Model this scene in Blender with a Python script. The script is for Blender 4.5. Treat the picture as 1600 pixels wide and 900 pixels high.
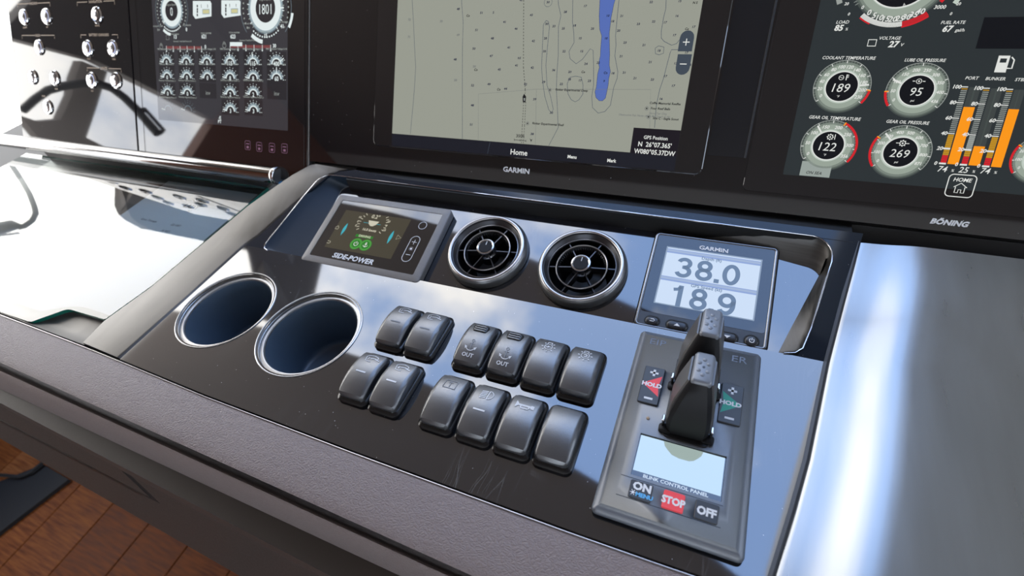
import bpy, bmesh, math, random
import numpy as np
from mathutils import Matrix, Vector
from mathutils.geometry import tessellate_polygon

for _o in list(bpy.data.objects):
    bpy.data.objects.remove(_o)
S = bpy.context.scene
COL = S.collection

# ------------------------------------------------------------------ camera
# authored in millimetres on the dash panel plane; Z0 lifts the panel to its height above the floor
Z0 = 0.95
CAM_C = np.array([295.30, -142.20, 351.90])
F_PX = 778.5
RX, RY, RZ = 0.7766025, 0.1403365, 0.3846525
camd = bpy.data.cameras.new('camera')
cam = bpy.data.objects.new('camera', camd)
COL.objects.link(cam)
camd.sensor_width = 36.0
camd.lens = F_PX / 1600 * 36
camd.clip_start = 0.02
camd.clip_end = 200
_R = (Matrix.Rotation(RZ, 4, 'Z') @ Matrix.Rotation(RY, 4, 'Y') @ Matrix.Rotation(RX, 4, 'X'))
cam.matrix_world = Matrix.Translation((CAM_C[0]/1000, CAM_C[1]/1000, CAM_C[2]/1000 + Z0)) @ _R
camd.dof.use_dof = True
camd.dof.focus_distance = 0.43
camd.dof.aperture_fstop = 7.0
S.camera = cam

# ------------------------------------------------------------------ world
SKY = 4.8
w = bpy.data.worlds.new('sky')
S.world = w
w.use_nodes = True
nt = w.node_tree
nt.nodes.clear()
def N(tree, t, **k):
    n = tree.nodes.new(t)
    for a, b in k.items():
        if a.startswith('i_'):
            n.inputs[a[2:].replace('_', ' ')].default_value = b
        else:
            setattr(n, a, b)
    return n
tc = N(nt, 'ShaderNodeTexCoord')
sep = N(nt, 'ShaderNodeSeparateXYZ')
nt.links.new(tc.outputs['Generated'], sep.inputs[0])
zr = N(nt, 'ShaderNodeValToRGB')
zr.color_ramp.elements[0].position = 0.0
zr.color_ramp.elements[0].color = (0.72, 0.80, 0.90, 1)
zr.color_ramp.elements[1].position = 0.9
zr.color_ramp.elements[1].color = (0.32, 0.50, 0.90, 1)
nt.links.new(sep.outputs['Z'], zr.inputs[0])
ns = N(nt, 'ShaderNodeTexNoise')
ns.inputs['Scale'].default_value = 2.6
ns.inputs['Detail'].default_value = 9
ns.inputs['Roughness'].default_value = 0.58
mp = N(nt, 'ShaderNodeMapping')
mp.inputs['Scale'].default_value = (1, 1, 1.6)
mp.inputs['Location'].default_value = (3.1, 0.7, 0.2)
nt.links.new(tc.outputs['Generated'], mp.inputs[0])
nt.links.new(mp.outputs[0], ns.inputs['Vector'])
# the cloud bank stands to port (-x) and thins out to starboard
mx = N(nt, 'ShaderNodeMath', operation='MULTIPLY_ADD')
mx.inputs[1].default_value = -0.32
mx.inputs[2].default_value = -0.07
nt.links.new(sep.outputs['X'], mx.inputs[0])
ad = N(nt, 'ShaderNodeMath', operation='ADD')
nt.links.new(ns.outputs['Fac'], ad.inputs[0])
nt.links.new(mx.outputs[0], ad.inputs[1])
cr = N(nt, 'ShaderNodeValToRGB')
cr.color_ramp.elements[0].position = 0.50
cr.color_ramp.elements[0].color = (0, 0, 0, 1)
cr.color_ramp.elements[1].position = 0.68
cr.color_ramp.elements[1].color = (1, 1, 1, 1)
nt.links.new(ad.outputs[0], cr.inputs[0])
mixc = N(nt, 'ShaderNodeMix', data_type='RGBA')
nt.links.new(cr.outputs[0], mixc.inputs['Factor'])
nt.links.new(zr.outputs[0], mixc.inputs['A'])
mixc.inputs['B'].default_value = (1.35, 1.32, 1.27, 1)
bg = N(nt, 'ShaderNodeBackground')
bg.inputs['Strength'].default_value = SKY
nt.links.new(mixc.outputs['Result'], bg.inputs['Color'])
wo = N(nt, 'ShaderNodeOutputWorld')
nt.links.new(bg.outputs[0], wo.inputs[0])

S.view_settings.view_transform = 'Standard'
S.view_settings.look = 'None'
S.view_settings.gamma = 1
S.view_settings.exposure = 0.0
S.view_settings.use_curve_mapping = False

# ------------------------------------------------------------------ frames and picture measurements
CR = np.array([[_R[i][j] for j in range(3)] for i in range(3)])
def ray(px, py):
    return CR @ np.array([(px-800)/F_PX, (450-py)/F_PX, -1.0])
class Frame:
    """a plane of the console: origin o (mm), tilt a about X (degrees)"""
    def __init__(s, o, deg=0.0):
        a = math.radians(deg)
        s.o = np.array(o, float)
        s.u = np.array([1., 0, 0]); s.v = np.array([0, math.cos(a), math.sin(a)]); s.n = np.array([0, -math.sin(a), math.cos(a)])
        s.a = a
    def uv(s, px, py, h=0.0):
        o = s.o + s.n*h; d = ray(px, py)
        P = CAM_C + d*(((o-CAM_C) @ s.n)/(d @ s.n)) - s.o
        return np.array([P @ s.u, P @ s.v])
    def p(s, u, v, h=0.0):
        return s.o + s.u*u + s.v*v + s.n*h
    def px(s, u, v, h=0.0):
        q = (s.p(u, v, h)-CAM_C) @ CR
        return np.array([800+F_PX*q[0]/-q[2], 450-F_PX*q[1]/-q[2]])
    def mat(s, u=0, v=0, h=0):
        P = s.p(u, v, h)/1000
        return Matrix.Translation((P[0], P[1], P[2]+Z0)) @ Matrix.Rotation(s.a, 4, 'X')
P0 = Frame((0, 0, 0), 0)
PG = Frame((0, 149, 0), 18.5)
PG17 = Frame((0, 149, 0), 17)
def g17(p):
    return tuple(PG.uv(*PG17.px(*p)))
PT = Frame((0, 148.6, -8.6), 14.14)
PB = Frame((0, 248.7, 0), 54.97)

# ------------------------------------------------------------------ materials
MATS = {}
def rgb(r, g, b):
    f = lambda c: ((c/255+0.055)/1.055)**2.4 if c > 10 else c/255/12.92
    return (f(r), f(g), f(b), 1)
def mat(name, color=(0.5, 0.5, 0.5, 1), rough=0.5, metal=0.0, ior=1.5, emit=None, es=1.0, coat=0.0, coat_rough=0.03, aniso=0.0):
    m = bpy.data.materials.new(name)
    m.use_nodes = True
    b = m.node_tree.nodes['Principled BSDF']
    b.inputs['Base Color'].default_value = color
    b.inputs['Roughness'].default_value = rough
    b.inputs['Metallic'].default_value = metal
    b.inputs['IOR'].default_value = ior
    b.inputs['Coat Weight'].default_value = coat
    b.inputs['Coat Roughness'].default_value = coat_rough
    b.inputs['Anisotropic'].default_value = aniso
    if emit:
        b.inputs['Emission Color'].default_value = emit
        b.inputs['Emission Strength'].default_value = es
    MATS[name] = m
    return m
def nodes(m):
    t = m.node_tree
    return t, t.nodes['Principled BSDF']
def add_noise(m, scale, lo, hi, detail=4, stretch=(1, 1, 1), rough=None, bump=0, bscale=None, bstretch=None):
    """colour varies between lo and hi by noise; roughness range; bump"""
    t, b = nodes(m)
    tc = N(t, 'ShaderNodeTexCoord')
    mp = N(t, 'ShaderNodeMapping'); mp.inputs['Scale'].default_value = stretch
    t.links.new(tc.outputs['Object'], mp.inputs[0])
    n = N(t, 'ShaderNodeTexNoise'); n.inputs['Scale'].default_value = scale; n.inputs['Detail'].default_value = detail
    t.links.new(mp.outputs[0], n.inputs['Vector'])
    if lo:
        r = N(t, 'ShaderNodeValToRGB')
        r.color_ramp.elements[0].position = 0.3; r.color_ramp.elements[0].color = lo
        r.color_ramp.elements[1].position = 0.7; r.color_ramp.elements[1].color = hi
        t.links.new(n.outputs['Fac'], r.inputs[0]); t.links.new(r.outputs[0], b.inputs['Base Color'])
    if rough:
        q = N(t, 'ShaderNodeMapRange'); q.inputs['To Min'].default_value = rough[0]; q.inputs['To Max'].default_value = rough[1]
        q.inputs['From Min'].default_value = 0.3; q.inputs['From Max'].default_value = 0.7
        t.links.new(n.outputs['Fac'], q.inputs['Value']); t.links.new(q.outputs[0], b.inputs['Roughness'])
    if bump:
        bp = N(t, 'ShaderNodeBump'); bp.inputs['Strength'].default_value = bump; bp.inputs['Distance'].default_value = 0.0005
        t.links.new(n.outputs['Fac'], bp.inputs['Height']); t.links.new(bp.outputs[0], b.inputs['Normal'])
    return m

def gloss_dusty(name, base, rough, ior, dust=0.5, scratch=True):
    """black lacquer: dust specks, fine curved scratches, faint wipe marks"""
    m = mat(name, base, rough, 0, ior)
    t, b = nodes(m)
    tc = N(t, 'ShaderNodeTexCoord')
    vor = N(t, 'ShaderNodeTexVoronoi'); vor.inputs['Scale'].default_value = 300
    t.links.new(tc.outputs['Object'], vor.inputs['Vector'])
    sepc = N(t, 'ShaderNodeSeparateColor'); t.links.new(vor.outputs['Color'], sepc.inputs[0])
    # speck radius differs per cell, most cells have none
    rr = N(t, 'ShaderNodeMapRange'); rr.inputs['From Min'].default_value = 1-0.34*dust; rr.inputs['From Max'].default_value = 1.0
    rr.inputs['To Min'].default_value = 0.0; rr.inputs['To Max'].default_value = 0.10
    t.links.new(sepc.outputs['Red'], rr.inputs['Value'])
    lt = N(t, 'ShaderNodeMath', operation='LESS_THAN'); t.links.new(vor.outputs['Distance'], lt.inputs[0]); t.links.new(rr.outputs[0], lt.inputs[1])
    fac = lt
    if scratch:
        w = N(t, 'ShaderNodeTexNoise'); w.inputs['Scale'].default_value = 14
        t.links.new(tc.outputs['Object'], w.inputs['Vector'])
        outs = []
        for k, (ang, sc) in enumerate(((0.6, 60), (2.1, 45), (1.3, 70))):
            mp = N(t, 'ShaderNodeMapping'); mp.inputs['Rotation'].default_value = (0, 0, ang); mp.inputs['Scale'].default_value = (1, 0.06, 1)
            ve = N(t, 'ShaderNodeVectorMath', operation='MULTIPLY_ADD'); ve.inputs[1].default_value = (0.02, 0.02, 0)
            t.links.new(w.outputs['Color'], ve.inputs[0]); t.links.new(tc.outputs['Object'], ve.inputs[2])
            t.links.new(ve.outputs[0], mp.inputs[0])
            v2 = N(t, 'ShaderNodeTexVoronoi', feature='DISTANCE_TO_EDGE'); v2.inputs['Scale'].default_value = sc
            t.links.new(mp.outputs[0], v2.inputs['Vector'])
            l2 = N(t, 'ShaderNodeMath', operation='LESS_THAN'); l2.inputs[1].default_value = 0.006
            t.links.new(v2.outputs['Distance'], l2.inputs[0])
            outs.append(l2)
        ms = N(t, 'ShaderNodeMath', operation='MAXIMUM'); t.links.new(outs[0].outputs[0], ms.inputs[0]); t.links.new(outs[1].outputs[0], ms.inputs[1])
        ms2 = N(t, 'ShaderNodeMath', operation='MAXIMUM'); t.links.new(ms.outputs[0], ms2.inputs[0]); t.links.new(outs[2].outputs[0], ms2.inputs[1])
        big = N(t, 'ShaderNodeTexNoise'); big.inputs['Scale'].default_value = 9
        t.links.new(tc.outputs['Object'], big.inputs['Vector'])
        bm_ = N(t, 'ShaderNodeMapRange'); bm_.inputs['From Min'].default_value = 0.52; bm_.inputs['From Max'].default_value = 0.75; bm_.inputs['To Max'].default_value = 0.11
        t.links.new(big.outputs['Fac'], bm_.inputs['Value'])
        mu = N(t, 'ShaderNodeMath', operation='MULTIPLY'); t.links.new(ms2.outputs[0], mu.inputs[0]); t.links.new(bm_.outputs[0], mu.inputs[1])
        fac = N(t, 'ShaderNodeMath', operation='MAXIMUM'); t.links.new(lt.outputs[0], fac.inputs[0]); t.links.new(mu.outputs[0], fac.inputs[1])
    mx = N(t, 'ShaderNodeMix', data_type='RGBA')
    mx.inputs['A'].default_value = base; mx.inputs['B'].default_value = (0.5, 0.5, 0.5, 1)
    t.links.new(fac.outputs[0], mx.inputs['Factor']); t.links.new(mx.outputs['Result'], b.inputs['Base Color'])
    return m

gloss_dusty('gloss_black', (0.010, 0.011, 0.014, 1), 0.045, 2.1, 0.7)
gloss_dusty('tray_black', (0.010, 0.012, 0.018, 1), 0.05, 2.1, 1.0)
gloss_dusty('face_black', (0.008, 0.007, 0.008, 1), 0.03, 1.72, 0.35, False)
mat('glass_face', (0.010, 0.009, 0.010, 1), 0.03, 0, 1.8)
mat('bezel_black', (0.012, 0.012, 0.014, 1), 0.25)
mat('groove', (0.004, 0.004, 0.004, 1), 0.6)
mat('satin_insert', (0.016, 0.028, 0.045, 1), 0.45, 0.0, 1.4)
add_noise(mat('brushed_insert', (0.16, 0.155, 0.145, 1), 0.3, 1.0), 70, (0.085, 0.082, 0.078, 1), (0.12, 0.115, 0.11, 1), 3, (0.2, 0.5, 8), rough=(0.38, 0.5))
add_noise(mat('brushed_rail', (0.36, 0.355, 0.35, 1), 0.3, 1.0), 90, (0.12, 0.117, 0.113, 1), (0.15, 0.146, 0.141, 1), 5, (1, 0.12, 1), rough=(0.38, 0.48), bump=0.05)
add_noise(mat('brushed_pod', (0.35, 0.36, 0.37, 1), 0.3, 1.0), 80, (0.27, 0.27, 0.265, 1), (0.30, 0.30, 0.292, 1), 4, (1, 0.1, 1), rough=(0.27, 0.31), bump=0.01)
mat('chrome', (0.75, 0.75, 0.76, 1), 0.06, 1.0)
mat('dark_chrome', (0.30, 0.295, 0.29, 1), 0.07, 1.0)
mat('satin_chrome', (0.55, 0.54, 0.55, 1), 0.2, 1.0)
mat('ring_satin', (0.5, 0.485, 0.485, 1), 0.33, 1.0)
mat('knob_rubber', (0.03, 0.031, 0.033, 1), 0.8, 0, 1.2)
mat('white_metal', (0.50, 0.495, 0.49, 1), 0.36, 0.9)
mat('cup_plastic', (0.06, 0.09, 0.13, 1), 0.36)
mat('vent_black', (0.006, 0.006, 0.007, 1), 0.35)
mat('vent_ring_dark', (0.06, 0.06, 0.065, 1), 0.3, 0.8)
mat('vent_body', (0.26, 0.262, 0.262, 1), 0.38, 0.8)
add_noise(mat('switch_plastic', (0.028, 0.030, 0.034, 1), 0.36, 0, 2.3), 900, None, None, 2, bump=0.10, rough=(0.33, 0.42))
mat('switch_base', (0.008, 0.008, 0.009, 1), 0.25)
mat('print_grey', (0.62, 0.63, 0.65, 1), 0.5)
mat('print_dim', (0.22, 0.23, 0.25, 1), 0.5)
mat('print_white', (0.75, 0.75, 0.75, 1), 0.5)
mat('print_tan', (0.34, 0.24, 0.15, 1), 0.5)
mat('print_dark', (0.03, 0.04, 0.06, 1), 0.5)
mat('print_ghost', (0.13, 0.16, 0.22, 1), 0.5)
add_noise(mat('head_plastic', (0.095, 0.113, 0.142, 1), 0.42, 0, 2.1), 1200, None, None, 2, bump=0.08, rough=(0.4, 0.48))
mat('head_dark', (0.01, 0.01, 0.011, 1), 0.3)
mat('lever_black', (0.006, 0.006, 0.007, 1), 0.5, 0, 1.35)
mat('lever_side', (0.06, 0.056, 0.053, 1), 0.4, 0, 1.8)
mat('lever_cap', (0.14, 0.155, 0.18, 1), 0.42, 0, 1.9)
mat('key_black', (0.02, 0.02, 0.022, 1), 0.3)
mat('key_dark', (0.03, 0.032, 0.036, 1), 0.4)
mat('red_print', (0.75, 0.05, 0.06, 1), 0.5, emit=(0.9, 0.08, 0.08, 1), es=0.15)
mat('green_print', (0.02, 0.33, 0.22, 1), 0.5)
mat('blue_print', (0.10, 0.42, 0.75, 1), 0.5)
add_noise(mat('frame_plastic', (0.15, 0.14, 0.13, 1), 0.42, 0, 1.7), 1500, (0.13, 0.12, 0.112, 1), (0.19, 0.175, 0.165, 1), 2, bump=0.25)
mat('gmi_bezel', (0.045, 0.048, 0.053, 1), 0.35, 0.2)
mat('gmi_edge', (0.20, 0.20, 0.205, 1), 0.25, 0.9)
mat('gmi_glass', (0.012, 0.015, 0.02, 1), 0.03, 0, 1.6)
mat('ceiling_paint', (0.20, 0.155, 0.125, 1), 0.6)
mat('ceiling_pale', (0.80, 0.74, 0.68, 1), 0.6)
mat('wall_paint', (0.16, 0.13, 0.11, 1), 0.6)
mat('mahogany', (0.22, 0.07, 0.03, 1), 0.4)
mat('reflection_panel_white', (0.75, 0.75, 0.74, 1), 0.5)  # only for the added panel that the pod mirrors
mat('rubber', (0.006, 0.006, 0.006, 1), 0.6)
mat('teal_glass_edge', (0.01, 0.16, 0.11, 1), 0.15, emit=(0.005, 0.10, 0.07, 1), es=0.0)
mat('paper', (0.86, 0.88, 0.90, 1), 0.7)
mat('tray_grey', (0.12, 0.115, 0.11, 1), 0.4, 0.2)

# leather
m = mat('leather', (0.215, 0.172, 0.164, 1), 0.5)
t, b = nodes(m)
tcx = N(t, 'ShaderNodeTexCoord')
mp = N(t, 'ShaderNodeMapping'); mp.inputs['Scale'].default_value = (1, 1.5, 1.5)
t.links.new(tcx.outputs['Object'], mp.inputs[0])
nz = N(t, 'ShaderNodeTexNoise'); nz.inputs['Scale'].default_value = 130; nz.inputs['Detail'].default_value = 2
t.links.new(mp.outputs[0], nz.inputs['Vector'])
ve = N(t, 'ShaderNodeVectorMath', operation='MULTIPLY_ADD'); ve.inputs[1].default_value = (0.008, 0.008, 0.008)
t.links.new(nz.outputs['Color'], ve.inputs[0]); t.links.new(mp.outputs[0], ve.inputs[2])
v = N(t, 'ShaderNodeTexVoronoi', feature='DISTANCE_TO_EDGE'); v.inputs['Scale'].default_value = 330
t.links.new(ve.outputs[0], v.inputs['Vector'])
rm = N(t, 'ShaderNodeMapRange'); rm.inputs['From Max'].default_value = 0.22
t.links.new(v.outputs['Distance'], rm.inputs['Value'])
bp = N(t, 'ShaderNodeBump'); bp.inputs['Strength'].default_value = 0.5; bp.inputs['Distance'].default_value = 0.0006
t.links.new(rm.outputs[0], bp.inputs['Height']); t.links.new(bp.outputs[0], b.inputs['Normal'])
add_noise(mat('fascia_paint', (0.050, 0.040, 0.035, 1), 0.5), 500, None, None, 3, bump=0.06, rough=(0.42, 0.5))
# teak
for k, (lo, hi) in enumerate((((0.16, 0.040, 0.009, 1), (0.40, 0.135, 0.035, 1)), ((0.12, 0.030, 0.007, 1), (0.30, 0.092, 0.024, 1)), ((0.20, 0.055, 0.013, 1), (0.48, 0.18, 0.055, 1)))):
    add_noise(mat('teak_%s' % 'abc'[k], (0.3, 0.12, 0.05, 1), 0.35), 22, lo, hi, 8, (7, 0.6, 4), rough=(0.45, 0.6), bump=0.1)
    MATS['teak_%s' % 'abc'[k]].node_tree.nodes['Principled BSDF'].inputs['IOR'].default_value = 1.25

# thin sheet of clear glass: mirror part by Fresnel, the rest passes straight through
m = bpy.data.materials.new('clear_glass'); m.use_nodes = True; MATS['clear_glass'] = m
t = m.node_tree; t.nodes.clear()
fr = N(t, 'ShaderNodeFresnel'); fr.inputs['IOR'].default_value = 1.7
gl = N(t, 'ShaderNodeBsdfGlossy'); gl.inputs['Roughness'].default_value = 0.0; gl.inputs['Color'].default_value = (1, 1, 1, 1)
tr = N(t, 'ShaderNodeBsdfTransparent'); tr.inputs['Color'].default_value = (0.86, 0.93, 0.91, 1)
mxs = N(t, 'ShaderNodeMixShader'); ou = N(t, 'ShaderNodeOutputMaterial')
t.links.new(fr.outputs[0], mxs.inputs[0]); t.links.new(tr.outputs[0], mxs.inputs[1]); t.links.new(gl.outputs[0], mxs.inputs[2]); t.links.new(mxs.outputs[0], ou.inputs[0])

def screen_mat(name, color, gloss_base=(0.004, 0.004, 0.004, 1), strength=1.0, ior=1.5, rough=0.03):
    """a lit screen colour behind its glass"""
    return mat(name, gloss_base, rough, 0, ior, emit=color, es=strength)

# ------------------------------------------------------------------ mesh helpers (mm in, m out)
def link(o, parent=None):
    COL.objects.link(o)
    if parent is not None:
        o.parent = parent
    return o
def mk(name, verts, faces, mats, parent=None, mw=None, smooth=35, fm=None, recalc=True):
    me = bpy.data.meshes.new(name)
    me.from_pydata([(float(a)/1000, float(b_)/1000, float(c)/1000) for a, b_, c in verts], [], faces)
    if isinstance(mats, str): mats = [mats]
    for q in mats: me.materials.append(MATS[q])
    if fm:
        me.polygons.foreach_set('material_index', fm)
    bm = bmesh.new(); bm.from_mesh(me)
    bmesh.ops.remove_doubles(bm, verts=bm.verts, dist=1e-7)
    if recalc: bmesh.ops.recalc_face_normals(bm, faces=bm.faces)
    bm.to_mesh(me); bm.free()
    if smooth:
        me.shade_smooth(); me.set_sharp_from_angle(angle=math.radians(smooth))
    o = bpy.data.objects.new(name, me)
    link(o, parent)
    if mw is not None: o.matrix_world = mw
    return o
class MB:
    """collects shapes of ONE part"""
    def __init__(s): s.v = []; s.f = []; s.m = []; s.ms = []
    def mi(s, m):
        if m not in s.ms: s.ms.append(m)
        return s.ms.index(m)
    def add(s, V, F, m):
        n = len(s.v); s.v += [tuple(p) for p in V]; s.f += [tuple(i+n for i in f) for f in F]; s.m += [s.mi(m)]*len(F)
        return s
    def loft(s, rings, m, cap0=True, cap1=True, closed=True):
        V = []; F = []; k = len(rings[0])
        for r in rings: V += [tuple(p) for p in r]
        for i in range(len(rings)-1):
            for j in range(k if closed else k-1):
                a = i*k+j; b_ = i*k+(j+1) % k
                F.append((a, b_, b_+k, a+k))
        if cap0: F.append(tuple(range(k-1, -1, -1)))
        if cap1: F.append(tuple((len(rings)-1)*k+j for j in range(k)))
        return s.add(V, F, m)
    def lathe(s, prof, m, n=48, c=(0, 0, 0), cap0=False, cap1=False):
        rings = [[(c[0]+r*math.cos(2*math.pi*j/n), c[1]+r*math.sin(2*math.pi*j/n), c[2]+z) for j in range(n)] for r, z in prof]
        return s.loft(rings, m, cap0, cap1)
    def box(s, x0, x1, y0, y1, z0, z1, m):
        V = [(x, y, z) for z in (z0, z1) for x, y in ((x0, y0), (x1, y0), (x1, y1), (x0, y1))]
        return s.add(V, [(3, 2, 1, 0), (4, 5, 6, 7), (0, 1, 5, 4), (1, 2, 6, 5), (2, 3, 7, 6), (3, 0, 4, 7)], m)
    def slab(s, fn, steps, m, cap0=True, cap1=True):
        """fn(inset) -> outline [(x,y)]; steps [(inset, z)]"""
        return s.loft([[(x, y, z) for x, y in fn(i)] for i, z in steps], m, cap0, cap1)
    def tube(s, path, r, m, n=12):
        path = [Vector(p) for p in path]; rings = []
        up = Vector((0, 0, 1))
        for i, p in enumerate(path):
            d = (path[min(i+1, len(path)-1)]-path[max(i-1, 0)]).normalized()
            a = d.cross(up)
            if a.length < 1e-3: a = d.cross(Vector((1, 0, 0)))
            a.normalize(); b_ = d.cross(a).normalized()
            rr = r[i] if isinstance(r, (list, tuple)) else r
            rings.append([tuple(p+a*rr*math.cos(2*math.pi*j/n)+b_*rr*math.sin(2*math.pi*j/n)) for j in range(n)])
        return s.loft(rings, m)
    def build(s, name, parent=None, mw=None, smooth=35, recalc=True):
        return mk(name, s.v, s.f, s.ms, parent, mw, smooth, s.m, recalc)
def rrect(w, h, r, cx=0, cy=0, n=6):
    def fn(i=0):
        a, b_, q = w/2-i, h/2-i, max(r-i, 0.05)
        out = []
        for k, (sx, sy) in enumerate(((1, 1), (-1, 1), (-1, -1), (1, -1))):
            for j in range(n+1):
                t_ = math.pi/2*(k+j/n)
                out.append((cx+sx*(a-q)+q*math.cos(t_), cy+sy*(b_-q)+q*math.sin(t_)))
        return out
    return fn
def plate_with_holes(outer, holes, z0, z1, mb, m):
    loops = [outer]+holes
    flat = [p for l in loops for p in l]
    tris = tessellate_polygon([[Vector((x, y, 0)) for x, y in l] for l in loops])
    n = len(flat)
    V = [(x, y, z1) for x, y in flat]+[(x, y, z0) for x, y in flat]
    F = []
    for a, b_, c in tris:
        A, B, C_ = flat[a], flat[b_], flat[c]
        cr_ = (B[0]-A[0])*(C_[1]-A[1])-(B[1]-A[1])*(C_[0]-A[0])
        if abs(cr_) < 1e-9: continue
        F.append((a, b_, c) if cr_ > 0 else (a, c, b_)); F.append((c+n, b_+n, a+n) if cr_ > 0 else (b_+n, c+n, a+n))
    o = 0
    for l in loops:
        k = len(l)
        for j in range(k):
            F.append((o+j, o+(j+1) % k, o+(j+1) % k+n, o+j+n))
        o += k
    mb.add(V, F, m)
def circle(cx, cy, r, n=64):
    return [(cx+r*math.cos(2*math.pi*j/n), cy+r*math.sin(2*math.pi*j/n)) for j in range(n)]
def thing(name, label, cat, mw=None, group=None, kind=None):
    o = bpy.data.objects.new(name, None)
    o.empty_display_size = 0.02
    link(o)
    if mw is not None: o.matrix_world = mw
    return tag(o, label, cat, group, kind)
def tag(o, label=None, cat=None, group=None, kind=None):
    if label: o['label'] = label
    if cat: o['category'] = cat
    if group: o['group'] = group
    if kind: o['kind'] = kind
    return o

# text -> flat mesh data cached
_TC = {}
def text_mesh(s, bold=0.0):
    key = (s, bold)
    if key in _TC: return _TC[key]
    c = bpy.data.curves.new('txt', 'FONT'); c.body = s; c.size = 1.0; c.offset = bold; c.resolution_u = 2
    o = bpy.data.objects.new('txt', c); COL.objects.link(o)
    bpy.context.view_layer.update()
    me = bpy.data.meshes.new_from_object(o.evaluated_get(bpy.context.evaluated_depsgraph_get()))
    V = [(q.co.x, q.co.y) for q in me.vertices]; F = [tuple(p.vertices) for p in me.polygons]
    bpy.data.objects.remove(o); bpy.data.curves.remove(c); bpy.data.meshes.remove(me)
    _TC[key] = (V, F)
    return _TC[key]
CAP = 0.69
class Draw:
    """flat print on a plane; positions given in the plane's own mm, or measured off the photograph with q()"""
    def __init__(s, fr, u0=0, v0=0, h=0.0):
        s.fr = fr; s.u0 = u0; s.v0 = v0; s.h = h; s.mb = MB(); s.lay = 0; s.lw = 1.0
    def q(s, px, py):
        a = s.fr.uv(px, py, s.h); return (a[0]-s.u0, a[1]-s.v0)
    def z(s):
        return s.h+0.03*s.lay
    def mmpx(s, px, py):
        a = s.fr.uv(px, py, s.h); b_ = s.fr.px(a[0], a[1]+1, s.h); c = s.fr.px(a[0], a[1], s.h)
        return 1/np.linalg.norm(b_-c)
    def L(s, n): s.lay = n; return s
    def poly(s, pts, m):
        pts = [tuple(p) for p in pts]
        ar = sum(pts[i][0]*pts[(i+1) % len(pts)][1]-pts[(i+1) % len(pts)][0]*pts[i][1] for i in range(len(pts)))
        if ar < 0: pts = pts[::-1]
        tr = tessellate_polygon([[Vector((x, y, 0)) for x, y in pts]])
        s.mb.add([(x, y, s.z()) for x, y in pts], [tuple(t_) if ((pts[t_[1]][0]-pts[t_[0]][0])*(pts[t_[2]][1]-pts[t_[0]][1])-(pts[t_[1]][1]-pts[t_[0]][1])*(pts[t_[2]][0]-pts[t_[0]][0])) > 0 else (t_[0], t_[2], t_[1]) for t_ in tr], m)
    def rect(s, x0, y0, x1, y1, m): s.poly([(x0, y0), (x1, y0), (x1, y1), (x0, y1)], m)
    def line(s, pts, wd, m, closed=False):
        pts = [np.array(p, float) for p in pts]; n = len(pts); V = []; F = []
        for i, p in enumerate(pts):
            a = pts[(i-1) % n] if (closed or i > 0) else p; b_ = pts[(i+1) % n] if (closed or i < n-1) else p
            d = b_-a; l = np.linalg.norm(d); d = d/(l if l > 0 else 1); nn = np.array([-d[1], d[0]])*wd*s.lw/2
            V += [(p[0]+nn[0], p[1]+nn[1], s.z()), (p[0]-nn[0], p[1]-nn[1], s.z())]
        for i in range(n if closed else n-1):
            j = (i+1) % n; F.append((2*i, 2*i+1, 2*j+1, 2*j))
        s.mb.add(V, F, m)
    def dash(s, pts, wd, on, off, m):
        for i in range(len(pts)-1):
            a = np.array(pts[i], float); b_ = np.array(pts[i+1], float); l = np.linalg.norm(b_-a); d = (b_-a)/l; t_ = 0
            while t_ < l:
                s.line([a+d*t_, a+d*min(t_+on, l)], wd, m); t_ += on+off
    def arc(s, c, r0, r1, a0, a1, m, n=40):
        V = []; F = []
        for i in range(n+1):
            t_ = math.radians(a0+(a1-a0)*i/n)
            V += [(c[0]+r0*math.cos(t_), c[1]+r0*math.sin(t_), s.z()), (c[0]+r1*math.cos(t_), c[1]+r1*math.sin(t_), s.z())]
        for i in range(n): F.append((2*i, 2*i+1, 2*i+3, 2*i+2) if a1 < a0 else (2*i, 2*i+2, 2*i+3, 2*i+1))
        s.mb.add(V, F, m)
    def disc(s, c, r, m, n=32): s.poly([(c[0]+r*math.cos(2*math.pi*i/n), c[1]+r*math.sin(2*math.pi*i/n)) for i in range(n)], m)
    def text(s, c, st, hh, m, bold=0.012, al='c', sx=1.0, shear=0.0, rot=0.0):
        V, F = text_mesh(st, bold)
        if not V: return
        k = hh/CAP
        xs = [v_[0] for v_ in V]; x0, x1 = min(xs), max(xs)
        off = (x0+x1)/2 if al == 'c' else (x0 if al == 'l' else x1)
        ca, sa = math.cos(rot), math.sin(rot); out = []
        for x, y in V:
            X = (x-off+shear*(y-CAP/2))*k*sx; Y = (y-CAP/2)*k
            out.append((c[0]+X*ca-Y*sa, c[1]+X*sa+Y*ca, s.z()))
        s.mb.add(out, F, m)
    def ptext(s, px, py, st, hpx, m, **k):
        s.text(s.q(px, py), st, hpx*s.mmpx(px, py), m, **k)
    def build(s, name, parent):
        o = s.mb.build(name, parent, None, 0, False)
        return o

# ================================================================== THE SETTING
def w2(x, y, z): return (x, y, z)
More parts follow.
